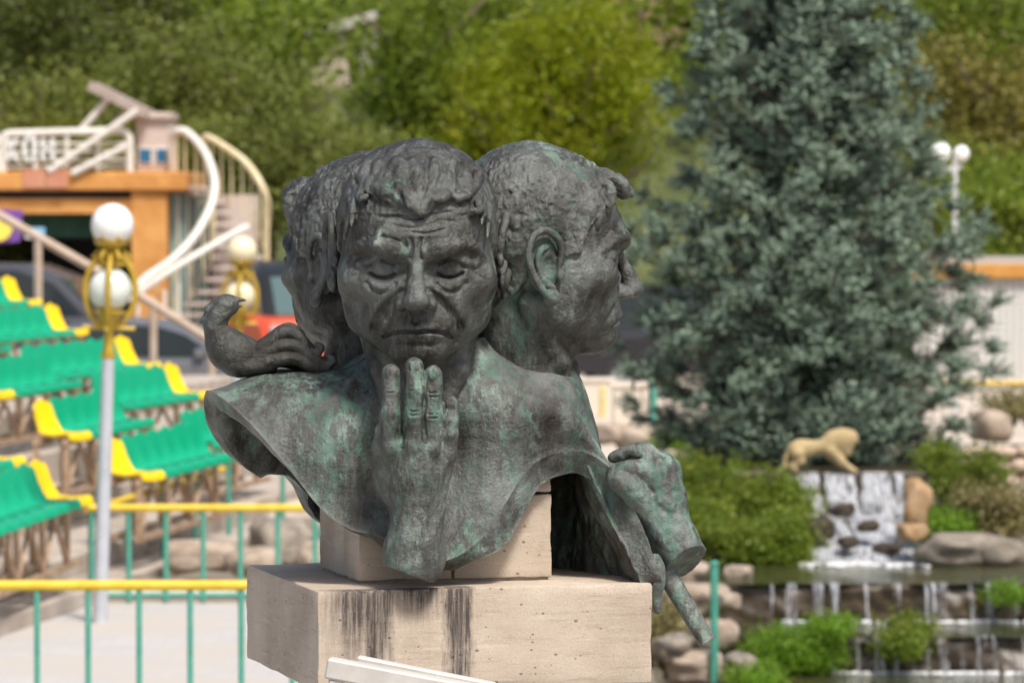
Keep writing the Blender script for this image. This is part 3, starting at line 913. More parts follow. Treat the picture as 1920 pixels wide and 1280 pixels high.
# ------------------------------------------------------------------ pedestal
def travertine(name, stain=False):
    m = mat(name, (0.5, 0.42, 0.35), 0.85)
    b = NB(m)
    v = b.obj
    hs = b.mapping((2.2, 2.2, 26))
    c = b.ramp(b.noise(3.0, 6, 0.62, v), [(0.32, (0.33, 0.26, 0.195)), (0.5, (0.45, 0.37, 0.285)), (0.66, (0.55, 0.465, 0.375))])
    lines = b.step(b.noise(2.6, 8, 0.75, hs, 0.15), 0.53, 0.64)
    c = b.mix(b.math('MULTIPLY', lines, 0.5), c, (0.25, 0.18, 0.13))
    lines2 = b.step(b.noise(4.2, 5, 0.7, hs, 0.1), 0.55, 0.66)
    c = b.mix(b.math('MULTIPLY', lines2, 0.35), c, (0.66, 0.58, 0.49))
    grain = b.noise(260, 2, 0.6, v)
    c = b.mix(0.2, c, b.ramp(grain, [(0.3, (0.33, 0.25, 0.19)), (0.7, (0.72, 0.64, 0.55))]))
    vo = b.n('ShaderNodeTexVoronoi'); vo.inputs['Scale'].default_value = 42; b.L(b.mapping((1, 1, 1.5)), vo.inputs['Vector'])
    wn = b.n('ShaderNodeTexWhiteNoise'); b.L(vo.outputs['Position'], wn.inputs['Vector'])
    rad = b.math('MULTIPLY', b.step(wn.outputs['Value'], 0.45, 1.0), 0.2)
    pit = b.math('LESS_THAN', vo.outputs['Distance'], rad)
    vo2 = b.n('ShaderNodeTexVoronoi'); vo2.inputs['Scale'].default_value = 120; b.L(b.mapping((1, 1, 2.2)), vo2.inputs['Vector'])
    wn2 = b.n('ShaderNodeTexWhiteNoise'); b.L(vo2.outputs['Position'], wn2.inputs['Vector'])
    pit2 = b.math('LESS_THAN', vo2.outputs['Distance'], b.math('MULTIPLY', b.step(wn2.outputs['Value'], 0.75, 1.0), 0.22))
    pits = b.math('MAXIMUM', pit, b.math('MULTIPLY', pit2, 0.8))
    c = b.mix(b.math('MULTIPLY', pits, 0.75), c, (0.13, 0.09, 0.07))
    dirt = b.step(b.noise(5, 6, 0.7, b.mapping((1, 1, 1), loc=(3, 1, 2))), 0.55, 0.75)
    c = b.mix(b.math('MULTIPLY', dirt, 0.35), c, (0.27, 0.22, 0.17))
    if stain:
        sp = b.n('ShaderNodeSeparateXYZ'); b.L(b.obj, sp.inputs[0])
        x, y, z = sp.outputs
        wx = b.math('ADD', x, b.math('MULTIPLY', b.math('SUBTRACT', b.noise(30, 5, 0.7, b.mapping((1, 1, .25))), 0.5), 0.07))
        def band(c0, wd, zlow, zs, amp):
            g = b.math('SUBTRACT', 1.0, b.math('ABSOLUTE', b.math('DIVIDE', b.math('SUBTRACT', wx, c0), wd)))
            g = b.math('MAXIMUM', g, 0.0)
            fall = b.step(z, zlow, zs)
            return b.math('MULTIPLY', b.math('MULTIPLY', g, fall), amp)
        s1 = band(0.125, 0.052, -0.30, -0.03, 2.8)
        s1b = band(0.085, 0.12, -0.26, -0.02, 1.9)
        s2 = band(0.297, 0.046, -0.46, -0.06, 2.8)
        s3 = band(0.215, 0.110, -0.10, -0.0, 2.0)
        s = b.math('MAXIMUM', b.math('MAXIMUM', s1, s2), b.math('MAXIMUM', s3, s1b))
        streak = b.noise(1.0, 8, 0.8, b.mapping((95, 95, 5)))
        streak2 = b.noise(14, 6, 0.75)
        s = b.math('MULTIPLY', s, b.math('ADD', b.math('MULTIPLY', streak, 1.1), b.math('MULTIPLY', streak2, 0.7)))
        s = b.step(s, 0.35, 1.45)
        s = b.math('MULTIPLY', s, b.step(streak, 0.25, 0.55))
        onface = b.math('LESS_THAN', y, 0.05)
        c = b.mix(b.math('MULTIPLY', b.math('MULTIPLY', s, onface), 0.93), c, (0.032, 0.026, 0.026))
    b.color(c)
    hgt = b.math('SUBTRACT', b.math('MULTIPLY', b.noise(90, 6, 0.7), 0.5), b.math('MULTIPLY', pits, 1.2))
    b.normal(b.bump(hgt, 0.5, 0.004))
    return m
M_stoneS = travertine('tuff_stained', True)
M_stone = travertine('tuff')
yaw = radians(15.5)
ped = empty('stone_pedestal', ORG.to_tuple()[:2] + (0.0,), 0, 'square beige tuff stone pedestal with black runoff stains, under the bronze bust', 'pedestal')
corner = Q(595, 1110, -300) + ORG              # front left top corner of the broad block
def dense_block(name, sx, sy, sz, m, loc, rz, bev=0.006, seed=1, parent=ped):
    """stone block, origin at its front-left top corner, worn edges"""
    bm = bmesh.new()
    bmesh.ops.create_cube(bm, size=1)
    for v in bm.verts: v.co = Vector(((v.co.x + .5) * sx, (v.co.y + .5) * sy, (v.co.z - .5) * sz))
    bmesh.ops.bevel(bm, geom=list(bm.edges), offset=bev, segments=2, affect='EDGES', profile=0.6)
    bmesh.ops.subdivide_edges(bm, edges=[e for e in bm.edges if e.calc_length() > 0.06], cuts=11, use_grid_fill=True)
    r = np.random.default_rng(seed)
    for v in bm.verts:
        p = np.array(v.co)
        n = sinnoise(p[None] , [(6, .0008), (22, .0007), (60, .0005)], seed)[0]
        v.co += v.normal * float(n) * 1.2
    me = bpy.data.meshes.new(name); bm.to_mesh(me); bm.free()
    me.polygons.foreach_set('use_smooth', [True] * len(me.polygons))
    try: me.set_sharp_from_angle(angle=radians(35))
    except Exception: pass
    o = link(name, me, m, parent)
    o.location = Vector(loc) - parent.location
    o.rotation_euler = (0, 0, rz)
    return o
BW = (Vector((Q(1230, 1098, -155).x - Q(595, 1110, -300).x, 145 * SC, 0))).length
dense_block('cap_block', BW, 0.70, 0.206, M_stoneS, corner, yaw, 0.007, 3)
ex, ey = Vector((cos(yaw), sin(yaw), 0)), Vector((-sin(yaw), cos(yaw), 0))
# shaft under the cap, narrower, of stacked blocks
zt = corner.z - 0.206
k = 0
z = zt
while z > 0.3:
    hgt = 0.40
    for (u0, u1) in ((0.11, BW * .52), (BW * .52 + .004, BW - 0.06)) if k % 2 else ((0.11, BW * .4), (BW * .4 + .004, BW - 0.06)):
        dense_block('block', u1 - u0, 0.56, min(hgt, z) - 0.004, M_stone, corner + ex * u0 + ey * 0.06 + Vector((0, 0, z - corner.z - .002)), yaw, 0.006, 10 + k)
    z -= hgt; k += 1
dense_block('base_slab', BW + 0.3, 0.96, z + 0.0, M_stone, corner - ex * .15 - ey * .15 + Vector((0, 0, z - corner.z)), yaw, 0.01, 40)
# inner pier of small blocks
c2 = Q(672, 1097, -152) + ORG
c2.z = corner.z + 0.001
UW = 375 * SC
gap = 0.006
row_h = [0.178, 0.10]
zz = c2.z
for r_, hh in enumerate(row_h):
    zz2 = zz + hh
    splits = [0, 0.205, UW] if r_ == 0 else [0, 0.28, UW]
    for a, b in list(zip(splits[:-1], splits[1:]))[(1 if r_ else 0):]:
        for (d0, d1) in ((0, 0.13), (0.13 + gap, 0.36)):
            dense_block('pier_block', b - a - gap, d1 - d0, hh - gap, M_stone, Vector((c2.x, c2.y, 0)) + ex * a + ey * d0 + Vector((0, 0, zz2 - (0.0 if r_ else 0.0))), yaw, 0.004, 50 + r_ * 7 + int(a * 50) + int(d0 * 90))
    zz = zz2
mb = MB()
q0 = Vector((c2.x, c2.y, 0)) + ex * 0.006 + ey * 0.006
cc = Vector((c2.x, c2.y, 0)) + ex * (UW / 2 - .003) + ey * 0.18
zz = c2.z + row_h[0]; mb.box(cc.x - ped.location.x, cc.y - ped.location.y, (c2.z + zz) / 2 - 0.004, UW - 0.016, 0.345, zz - c2.z - 0.004, yaw)
mb.build('mortar', mottled('mortar', (0.22, 0.18, 0.14), (0.32, 0.27, 0.22), 30), ped)

# white painted board in front of the pedestal
M_white = mottled('white_paint', (0.60, 0.57, 0.53), (0.50, 0.47, 0.43), 14, 0.5, bump=0.3, bdist=0.002)
brd = empty('white_frame', (Q(620, 1245, -560) + ORG).to_tuple(), 0, 'white painted wooden frame leaning at the bottom in front of the stained pedestal', 'frame')
def beam(a, b, w_, h_, name, m, parent, up=Vector((0, 0, 1)), bev=0.004):
    a = Vector(a); b = Vector(b); d = b - a; L = d.length
    mb = MB(); mb.box(L / 2, 0, 0, L, w_, h_, 0, bev)
    o = mb.build(name, m, parent)
    x = d.normalized(); y = up.cross(x).normalized(); z = x.cross(y)
    Mx = Matrix((x, y, z)).transposed().to_4x4(); Mx.translation = a - (parent.matrix_world.translation if parent else Vector())
    if parent: Mx.translation = a - Vector(parent.location)
    o.matrix_basis = Mx
    return o
A = Q(612, 1252, -575) + ORG; B = Q(900, 1306, -600) + ORG
beam(A, B, 0.045, 0.040, 'front_board', M_white, brd)
A2 = Q(668, 1240, -500) + ORG; B2 = Q(930, 1292, -520) + ORG
beam(A2, B2, 0.030, 0.022, 'rear_board', M_white, brd)
A3 = Q(618, 1252, -575) + ORG
beam(A3 + Vector((0.012, 0.0, -0.022)), A3 + Vector((0.012, 0.0, -0.6)), 0.03, 0.04, 'upright', M_white, brd, Vector((0, 1, 0)))
# ------------------------------------------------------------------ ground, promenade, hill
def smooth(a, b, x):
    t = np.clip((x - a) / (b - a), 0, 1); return t * t * (3 - 2 * t)
def ground_z(x, y):
    x = np.asarray(x, float); y = np.asarray(y, float)
    basin = smooth(0.85, 1.25, x) * (1 - smooth(34.6, 35.0, y)) * smooth(18, 19, y) * (1 - smooth(7.0, 8.0, x))
    z = -1.0 * basin
    chan = smooth(1.85, 2.05, x) * (1 - smooth(3.75, 3.95, x)) * (1 - smooth(37.1, 37.3, y))
    mound = smooth(1.2, 2.0, x) * smooth(35.0, 36.6, y) * (1 - smooth(44, 50, y)) * (1 - smooth(7, 10, x)) * (1 - chan)
    z = z + 0.55 * mound
    side = smooth(4.2, 5.0, x) * smooth(30, 33, y) * (1 - smooth(35.0, 36.6, y)) * (1 - smooth(8, 11, x))
    return z + 1.35 * side * 1.0
def axis_pts(segs):
    out = []
    for a, b, st_ in segs: out += list(np.arange(a, b, st_))
    return np.array(out + [segs[-1][1]])
gx = axis_pts([(-400, -40, 30), (-40, -8, 4), (-8, 1, 1.0), (1, 6, 0.12), (6, 12, 0.5), (12, 40, 4), (40, 400, 30)])
gy = axis_pts([(-60, 10, 10), (10, 18, 2), (18, 38, 0.14), (38, 52, 0.7), (52, 100, 6), (100, 800, 50)])
GX, GY = np.meshgrid(gx, gy)
Zg = ground_z(GX, GY)
I = np.arange(GX.size).reshape(GX.shape)
Fg = np.stack([I[:-1, :-1], I[:-1, 1:], I[1:, 1:], I[1:, :-1]], -1).reshape(-1, 4)
M_ground = mottled('earth', (0.17, 0.145, 0.11), (0.26, 0.225, 0.18), 1.2, 0.9, bump=0.4, bdist=0.02)
o = link('ground', np_mesh('ground', np.stack([GX, GY, Zg], -1).reshape(-1, 3), Fg, True), M_ground)
tag(o, kind='structure')

M_pave = mat('pale_paving', (0.6, 0.57, 0.54), 0.8)
b = NB(M_pave)
br = b.n('ShaderNodeTexBrick'); br.inputs['Scale'].default_value = 1.0
br.inputs['Brick Width'].default_value = 0.24; br.inputs['Row Height'].default_value = 0.12; br.inputs['Mortar Size'].default_value = 0.006
br.inputs['Color1'].default_value = (0.43, 0.42, 0.425, 1); br.inputs['Color2'].default_value = (0.50, 0.475, 0.45, 1); br.inputs['Mortar'].default_value = (0.40, 0.38, 0.36, 1)
b.L(b.obj, br.inputs['Vector'])
c = b.mix(b.step(b.noise(0.7, 5), 0.42, 0.6), br.outputs['Color'], (0.47, 0.43, 0.385))
b.color(c)
mb = MB(); mb.box(-5.2, 16.2, -0.046, 11.6, 32.2, 0.1, 0)
o = mb.build('promenade', M_pave); tag(o, kind='structure')
o.location.z = 0.0
mb = MB(); mb.box(-5, 32.42, 0.02, 12, 0.22, 0.16, 0, 0.02)
o = mb.build('kerb', mottled('kerb_stone', (0.50, 0.44, 0.38), (0.62, 0.56, 0.5), 5)); tag(o, kind='structure')
mb = MB(); mb.box(-10, 62, -0.046, 60, 22, 0.1)
o = mb.build('parking', mottled('parking_paving', (0.50, 0.42, 0.34), (0.60, 0.52, 0.43), 0.8, bump=.1)); tag(o, kind='structure')

hx = np.linspace(-160, 160, 81); hy = np.linspace(84, 420, 60)
HX, HY = np.meshgrid(hx, hy)
Zh = (HY - 84) * 0.36 + 1.3 * np.sin(HX * 0.09) + 0.8 * np.sin(HX * 0.23 + HY * 0.1)
Zh = np.minimum(Zh, 95 + 3 * np.sin(HX * .05)); Zh[0] = -0.5
I = np.arange(HX.size).reshape(HX.shape)
Fg = np.stack([I[:-1, :-1], I[:-1, 1:], I[1:, 1:], I[1:, :-1]], -1).reshape(-1, 4)
M_hill = mottled('hill_grass', (0.05, 0.075, 0.018), (0.11, 0.12, 0.04), 0.5, 0.9, bump=0)
tag(link('hillside', np_mesh('hillside', np.stack([HX, HY, Zh], -1).reshape(-1, 3), Fg, True), M_hill), kind='structure')
def hill_z(x, y): return max(0.0, (y - 84) * 0.36 + 1.3 * math.sin(x * 0.09) + 0.8 * math.sin(x * 0.23 + y * 0.1)) if y > 84 else 0.0

# ------------------------------------------------------------------ foliage
def leaf_mat(name, c1, c2, c3=None, trans=0.35, rough=0.55):
    m = mat(name, c1, rough)
    b = NB(m)
    g = b.n('ShaderNodeNewGeometry')
    c3 = c3 or c2
    col = b.ramp(g.outputs['Random Per Island'], [(0.0, c1), (0.6, c2), (1.0, c3)])
    v = b.mapping((1, 1, 1))
    col = b.mix(b.step(b.noise(1.1, 3, 0.5, v), 0.4, 0.62), col, tuple(x * 1.35 for x in c2), 'MIX')
    b.color(col)
    tr = b.n('ShaderNodeBsdfTranslucent'); b.L(col, tr.inputs['Color'])
    mx = b.n('ShaderNodeMixShader'); mx.inputs[0].default_value = trans
    b.L(b.b.outputs[0], mx.inputs[1]); b.L(tr.outputs[0], mx.inputs[2])
    b.L(mx.outputs[0], b.out.inputs['Surface'])
    return m
def leaf_cloud(name, lobes, n, size, seed, per=70, spread=3.0, hang=0.0):
    """lobes: (cx,cy,cz,rx,ry,rz); leaves gathered in clumps through the volume"""
    r = np.random.default_rng(seed)
    lobes = np.array(lobes, float)
    vol = lobes[:, 3] * lobes[:, 4] * lobes[:, 5]
    nc = max(8, n // per)
    li = r.choice(len(lobes), nc, p=vol / vol.sum())
    d = r.normal(size=(nc, 3)); d /= np.linalg.norm(d, axis=1)[:, None]
    rad = r.uniform(0.25, 1.0, nc) ** 0.45 * r.uniform(.88, 1.1, nc)
    cen = lobes[li, :3] + d * lobes[li, 3:] * rad[:, None]
    ci = r.integers(0, nc, n)
    P = cen[ci] + r.normal(size=(n, 3)) * size * spread * r.uniform(.5, 1.25, nc)[ci][:, None] * np.array([1, 1, .62])
    P[:, 2] -= hang * r.uniform(0, 1, n)
    a = r.normal(size=(n, 3)); a[:, 2] *= 0.7; a /= np.linalg.norm(a, axis=1)[:, None]
    u = np.cross(a, r.normal(size=(n, 3))); u /= np.linalg.norm(u, axis=1)[:, None] + 1e-9
    L = size * r.uniform(.6, 1.3, n)[:, None]
    q0 = P - a * L * .5; q2 = P + a * L * .5
    q1 = P + u * L * .28; q3 = P - u * L * .28
    V = np.stack([q0, q1, q2, q3], 1).reshape(-1, 3)
    F = np.arange(n * 4).reshape(-1, 4)
    return np_mesh(name, V, F)
M_bark = mottled('bark', (0.10, 0.075, 0.05), (0.17, 0.13, 0.095), 12, 0.9)
def trunk_mesh(h, r0, seed, nb=7, lean=0.05, spread=1.0):
    rr = random.Random(seed); mb = MB()
    top = Vector((rr.uniform(-lean, lean) * h, rr.uniform(-lean, lean) * h, h))
    mb.tube([(0, 0, -0.3), (0, 0, 0.1), top * 0.4, top * 0.75, top], [r0 * 1.3, r0, r0 * .8, r0 * .5, r0 * .15], 9)
    for i in range(nb):
        t = rr.uniform(.35, .85); a = rr.uniform(0, 6.28); p = top * t
        L = h * (.34 - .2 * (t - .35)) * spread
        e = p + Vector((cos(a) * L, sin(a) * L, L * rr.uniform(.5, 1)))
        mb.tube([p, p.lerp(e, .5) + Vector((0, 0, -.04 * L)), e], [r0 * .42, r0 * .26, r0 * .08], 6)
    return mb.mesh('trunk', True)
def tree(px, d, zb, crown_top_py, rpx, m, label, seed, n=9000, size=0.14, name='tree', lobes=None, group='trees on the slope behind the building', ry=None):
    x = (px - 960) * d / FPX
    ztop = 3 + (HORIZ - crown_top_py) * d / FPX
    h = ztop - zb; R = rpx * d / FPX
    e = empty(name, (x, d, zb), 0, label, 'tree', group)
    link('trunk', trunk_mesh(h * .9, 0.05 * h ** .8, seed), M_bark, e)
    rr = random.Random(seed)
    ch = min(h * .85, max(R * 2.4, h * .6))
    if lobes is None:
        lobes = []
        for i in range(9):
            a = rr.uniform(0, 6.28); q = rr.uniform(.25, .7)
            zz = h - ch + ch * rr.uniform(.22, .86)
            k = 1 - abs((zz - (h - ch * .55)) / ch)
            lobes.append((cos(a) * R * q, sin(a) * R * q, zz, R * .5 * k + .15, R * .5 * k + .15, ch * .2))
        lobes.append((0, 0, h - ch * .5, R * .72, R * .72, ch * .47))
    link('crown', leaf_cloud('crown', lobes, n, size, seed), m, e)
    return e
L_olive = leaf_mat('leaf_olive', (0.075, 0.10, 0.015), (0.165, 0.195, 0.035), (0.28, 0.30, 0.07), .45)
L_bright = leaf_mat('leaf_bright', (0.09, 0.13, 0.004), (0.21, 0.255, 0.006), (0.42, 0.39, 0.015), .5)
L_mid = leaf_mat('leaf_mid', (0.065, 0.11, 0.008), (0.15, 0.205, 0.014), (0.26, 0.30, 0.03), .45)
L_dark = leaf_mat('leaf_dark', (0.03, 0.045, 0.005), (0.075, 0.095, 0.012), (0.14, 0.155, 0.02))
L_brown = leaf_mat('leaf_brownish', (0.14, 0.115, 0.025), (0.19, 0.17, 0.03), (0.17, 0.21, 0.02))
L_bush = leaf_mat('leaf_bush', (0.06, 0.11, 0.012), (0.16, 0.225, 0.02), (0.36, 0.36, 0.05), .5)
L_lime = leaf_mat('leaf_lime', (0.08, 0.16, 0.012), (0.16, 0.29, 0.02), (0.31, 0.43, 0.05), .5)
L_dry = leaf_mat('leaf_dry', (0.13, 0.13, 0.035), (0.24, 0.21, 0.08), (0.38, 0.30, 0.17))

# far wood on the slope as one mass
r_ = random.Random(3)
mass = []
for i in range(620):
    y = r_.uniform(92, 190); x = r_.uniform(-.15, .15) * y if i < 380 else r_.uniform(-.45, .45) * y
    z = hill_z(x, y); h = r_.uniform(2.0, 4.0)
    mass.append((x, y, z + h * .55, h * .55, h * .55, h * .6))
tag(link('woodland', leaf_cloud('woodland', mass, 280000, 0.27, 8, 90, 2.0), L_mid), 'dense green woodland covering the far slope', 'woodland', None, 'stuff')

tree(60, 88, 1.0, -60, 160, L_dark, 'dark green tree at the top left corner above the terrace railing', 1, 12000, 0.16)
tree(230, 94, 3.0, -110, 130, L_dark, 'very dark tree behind the olive trees near the top left', 2, 10000, 0.17)
tree(90, 82, 0.2, 110, 170, L_olive, 'low olive green bushy tree right behind the terrace railing letters', 3, 10000, 0.14)
tree(330, 84, 0.2, 10, 150, L_olive, 'tall feathery olive green tree above the tilted canopy', 4, 14000, 0.13)
tree(500, 83, 0.2, 110, 130, L_olive, 'grey olive tree left of the bust, below the ruined concrete wall', 5, 14000, 0.13)
tree(590, 80, 0.2, 200, 110, L_olive, 'shorter grey olive tree just left of the bronze heads', 6, 9000, 0.12)
tree(420, 80, 0.2, 230, 110, L_olive, 'small olive tree seen through the curved stair railing', 66, 8000, 0.12)
tree(800, 86, 1.0, -40, 130, L_mid, 'mid green tree directly above the front bronze head', 7, 14000, 0.14)
tree(880, 92, 3.0, -90, 140, L_mid, 'green tree at the top centre of the picture', 8, 11000, 0.15)
tree(1080, 80, 0.2, -40, 200, L_bright, 'bright yellow green tree between the heads and the blue spruce', 9, 22000, 0.12)
tree(960, 79, 0.2, 110, 120, L_bright, 'smaller yellow green tree behind the right bronze head', 10, 10000, 0.12)
tree(1850, 84, 0.5, 70, 150, L_brown, 'brownish olive tree at the right edge above the lamp', 11, 12000, 0.14)
tree(1820, 92, 3.5, -80, 140, L_mid, 'green tree in the top right corner', 12, 10000, 0.15)
tree(1880, 70, 0.2, 290, 110, L_bush, 'light green shrub tree behind the twin globe lamp', 13, 10000, 0.11)
tree(1760, 76, 0.2, 260, 100, L_mid, 'dark green shrub right of the spruce behind the lamp post', 14, 8000, 0.12)
tree(680, 76, 0.2, 250, 110, L_olive, 'olive tree hidden behind the front bronze head', 15, 8000, 0.12)

# ------------------------------------------------------------------ blue spruce
def spruce():
    r = np.random.default_rng(17)
    base = Vector(((1512 - 960) * 39 / FPX, 39.0, 0.5))
    H = 8.6
    e = empty('blue_spruce', base, 0, 'large blue green spruce tree standing behind the stone lion and waterfall', 'tree')
    mb = MB(); mb.tube([(0, 0, -.3), (0, 0, 1.5), (0.03, 0, 5), (0, 0, H)], [.17, .14, .08, .015], 10)
    tk = mb.build('trunk', M_bark, e, True)
    def R(h):
        return np.interp(h, [0, .25, .6, 1.2, 1.9, 2.3, 2.9, 3.4, 4.4, 5.2, 8.6], [.9, 1.3, 1.62, 1.70, 1.66, 1.5, 1.24, 1.17, 1.06, .88, .04])
    A = []; D = []; Ln = []; bz = []
    bm_ = MB()
    h = 0.15
    while h < H - .1:
        nb = 11 if h < 2.4 else (8 if h < 5 else 6)
        a0 = r.uniform(0, 6.28)
        for k in range(nb):
            a = a0 + k * 2 * pi / nb + r.uniform(-.25, .25)
            L = R(h) * r.uniform(.74, 1.06)
            hh = h + r.uniform(-.08, .08)
            dr = np.array([cos(a), sin(a), 0]); sd = np.array([-sin(a), cos(a), 0])
            droop = r.uniform(.02, .20) * L; lift = r.uniform(.02, .20) * L
            def bp(t): return np.array([0, 0, hh]) + dr * L * t + np.array([0, 0, -droop * math.sin(pi * min(t * 1.1, 1)) + lift * t ** 2.2])
            if h < 5.2: bm_.tube([bp(0), bp(.35), bp(.7), bp(.97)], [.026, .018, .011, .004], 4, False)
            ncl = int(2 + L * 2.6)
            for j in range(ncl):
                t = (j + r.uniform(.25, 1.0)) / ncl if j < ncl - 1 else 1.0
                t = max(t, .2)
                side = (1 if (j % 2) else -1) if j < ncl - 1 else 0
                p = bp(t) + sd * side * r.uniform(.06, .30) * L * (1.15 - t) + np.array([0, 0, r.uniform(-.04, .06)])
                ax_ = dr * .75 + sd * side * .5 + np.array([0, 0, .38])
                cs = r.uniform(.14, .23) * min(1, .5 + L * .5)
                for _ in range(26):
                    dd = ax_ * r.uniform(.4, 1.1) + r.normal(size=3) * np.array([.62, .62, .34])
                    dd /= np.linalg.norm(dd)
                    A.append(p + r.normal(size=3) * .025); D.append(dd); Ln.append(cs * r.uniform(.7, 1.25))
        h += r.uniform(.14, .19) if h < 5 else .26
    A = np.array(A); D = np.array(D); Ln = np.array(Ln)
    cnt = np.maximum(8, (Ln * 165).astype(int))
    I = np.repeat(np.arange(len(A)), cnt)
    n = len(I); t = r.uniform(0, 1, n)
    P = A[I] + D[I] * (Ln[I] * t)[:, None]
    u = r.normal(size=(n, 3)); u -= (u * D[I]).sum(1)[:, None] * D[I]; u /= np.linalg.norm(u, axis=1)[:, None]
    nd = u * .85 + D[I] * r.uniform(.3, .95, n)[:, None] + np.array([0, 0, .15]); nd /= np.linalg.norm(nd, axis=1)[:, None]
    nl = r.uniform(.024, .042, n)[:, None]
    w_ = np.cross(nd, D[I]); w_ /= np.linalg.norm(w_, axis=1)[:, None] + 1e-9
    V = np.stack([P - w_ * .0075, P + w_ * .0075, P + nd * nl], 1).reshape(-1, 3)
    print('spruce needles', n)
    m = mat('spruce_needles', (0.10, 0.16, 0.14), 0.6)
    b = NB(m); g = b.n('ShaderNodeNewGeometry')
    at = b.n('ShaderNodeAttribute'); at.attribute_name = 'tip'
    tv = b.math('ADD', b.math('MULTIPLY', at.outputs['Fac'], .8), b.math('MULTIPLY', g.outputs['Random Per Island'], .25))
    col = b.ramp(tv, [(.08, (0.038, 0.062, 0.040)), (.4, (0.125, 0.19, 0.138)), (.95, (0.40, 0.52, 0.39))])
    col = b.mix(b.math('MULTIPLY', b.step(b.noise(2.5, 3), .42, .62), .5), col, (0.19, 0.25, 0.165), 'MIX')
    b.color(col)
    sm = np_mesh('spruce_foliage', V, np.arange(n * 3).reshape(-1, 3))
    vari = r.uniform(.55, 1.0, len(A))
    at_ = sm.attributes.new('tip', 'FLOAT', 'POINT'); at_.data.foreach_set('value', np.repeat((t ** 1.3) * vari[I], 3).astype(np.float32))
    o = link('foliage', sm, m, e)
    bm_.build('branches', M_bark, tk)
spruce()

# ------------------------------------------------------------------ rocks
ico = bmesh.new(); bmesh.ops.create_icosphere(ico, subdivisions=3, radius=1)
ICO_V = np.array([v.co[:] for v in ico.verts]); ICO_F = np.array([[v.index for v in f.verts] for f in ico.faces]); ico.free()
def rock_mesh(seed, amp=.30, flat=.0):
    V = ICO_V.copy()
    n = sinnoise(V, [(.35, amp), (.9, amp * .5), (2.4, amp * .2)], seed)
    V = V * (1 + n)[:, None]
    V = np.clip(V, -.86, .86) if seed % 2 else np.sign(V) * np.abs(V) ** .8
    return np_mesh('boulder', V, ICO_F, True)
ROCKS = [rock_mesh(i) for i in range(7)]
for m_ in ROCKS: pass
M_rock = mottled('pink_rock', (0.30, 0.23, 0.17), (0.50, 0.41, 0.33), 1.2, .85, bump=.6, bdist=.05, detail=8)
M_rock2 = mottled('grey_rock', (0.16, 0.14, 0.115), (0.35, 0.30, 0.24), 1.2, .85, bump=.6, bdist=.05, detail=8)
M_wet = mottled('wet_rock', (0.025, 0.019, 0.013), (0.085, 0.058, 0.032), 1.6, .35, bump=.6, bdist=.05, detail=8)
M_amber = mottled('amber_rock', (0.34, 0.19, 0.07), (0.45, 0.32, 0.2), 1.2, .7, bump=.5, bdist=.05)
nrock = [0]
def rock(px, py, d, rpx, hpx, label, m=None, dep=None, grp='boulders around the pools'):
    nrock[0] += 1
    i = nrock[0]
    rx = rpx * d / FPX; rz = hpx * d / FPX; dy = dep or rx * .9
    me = ROCKS[i % 7].copy(); me.materials.append(m or (M_rock if i % 3 else M_rock2))
    o = link('boulder', me)
    o.location = W(px, py, d); o.scale = (rx, dy, rz); o.rotation_euler = (0, 0, i * 1.7)
    # keep the outline after the turn: swap scales towards the mean
    mnn = (rx + dy) / 2; o.scale = (mnn, mnn, rz)
    return tag(o, label, 'rock', grp)
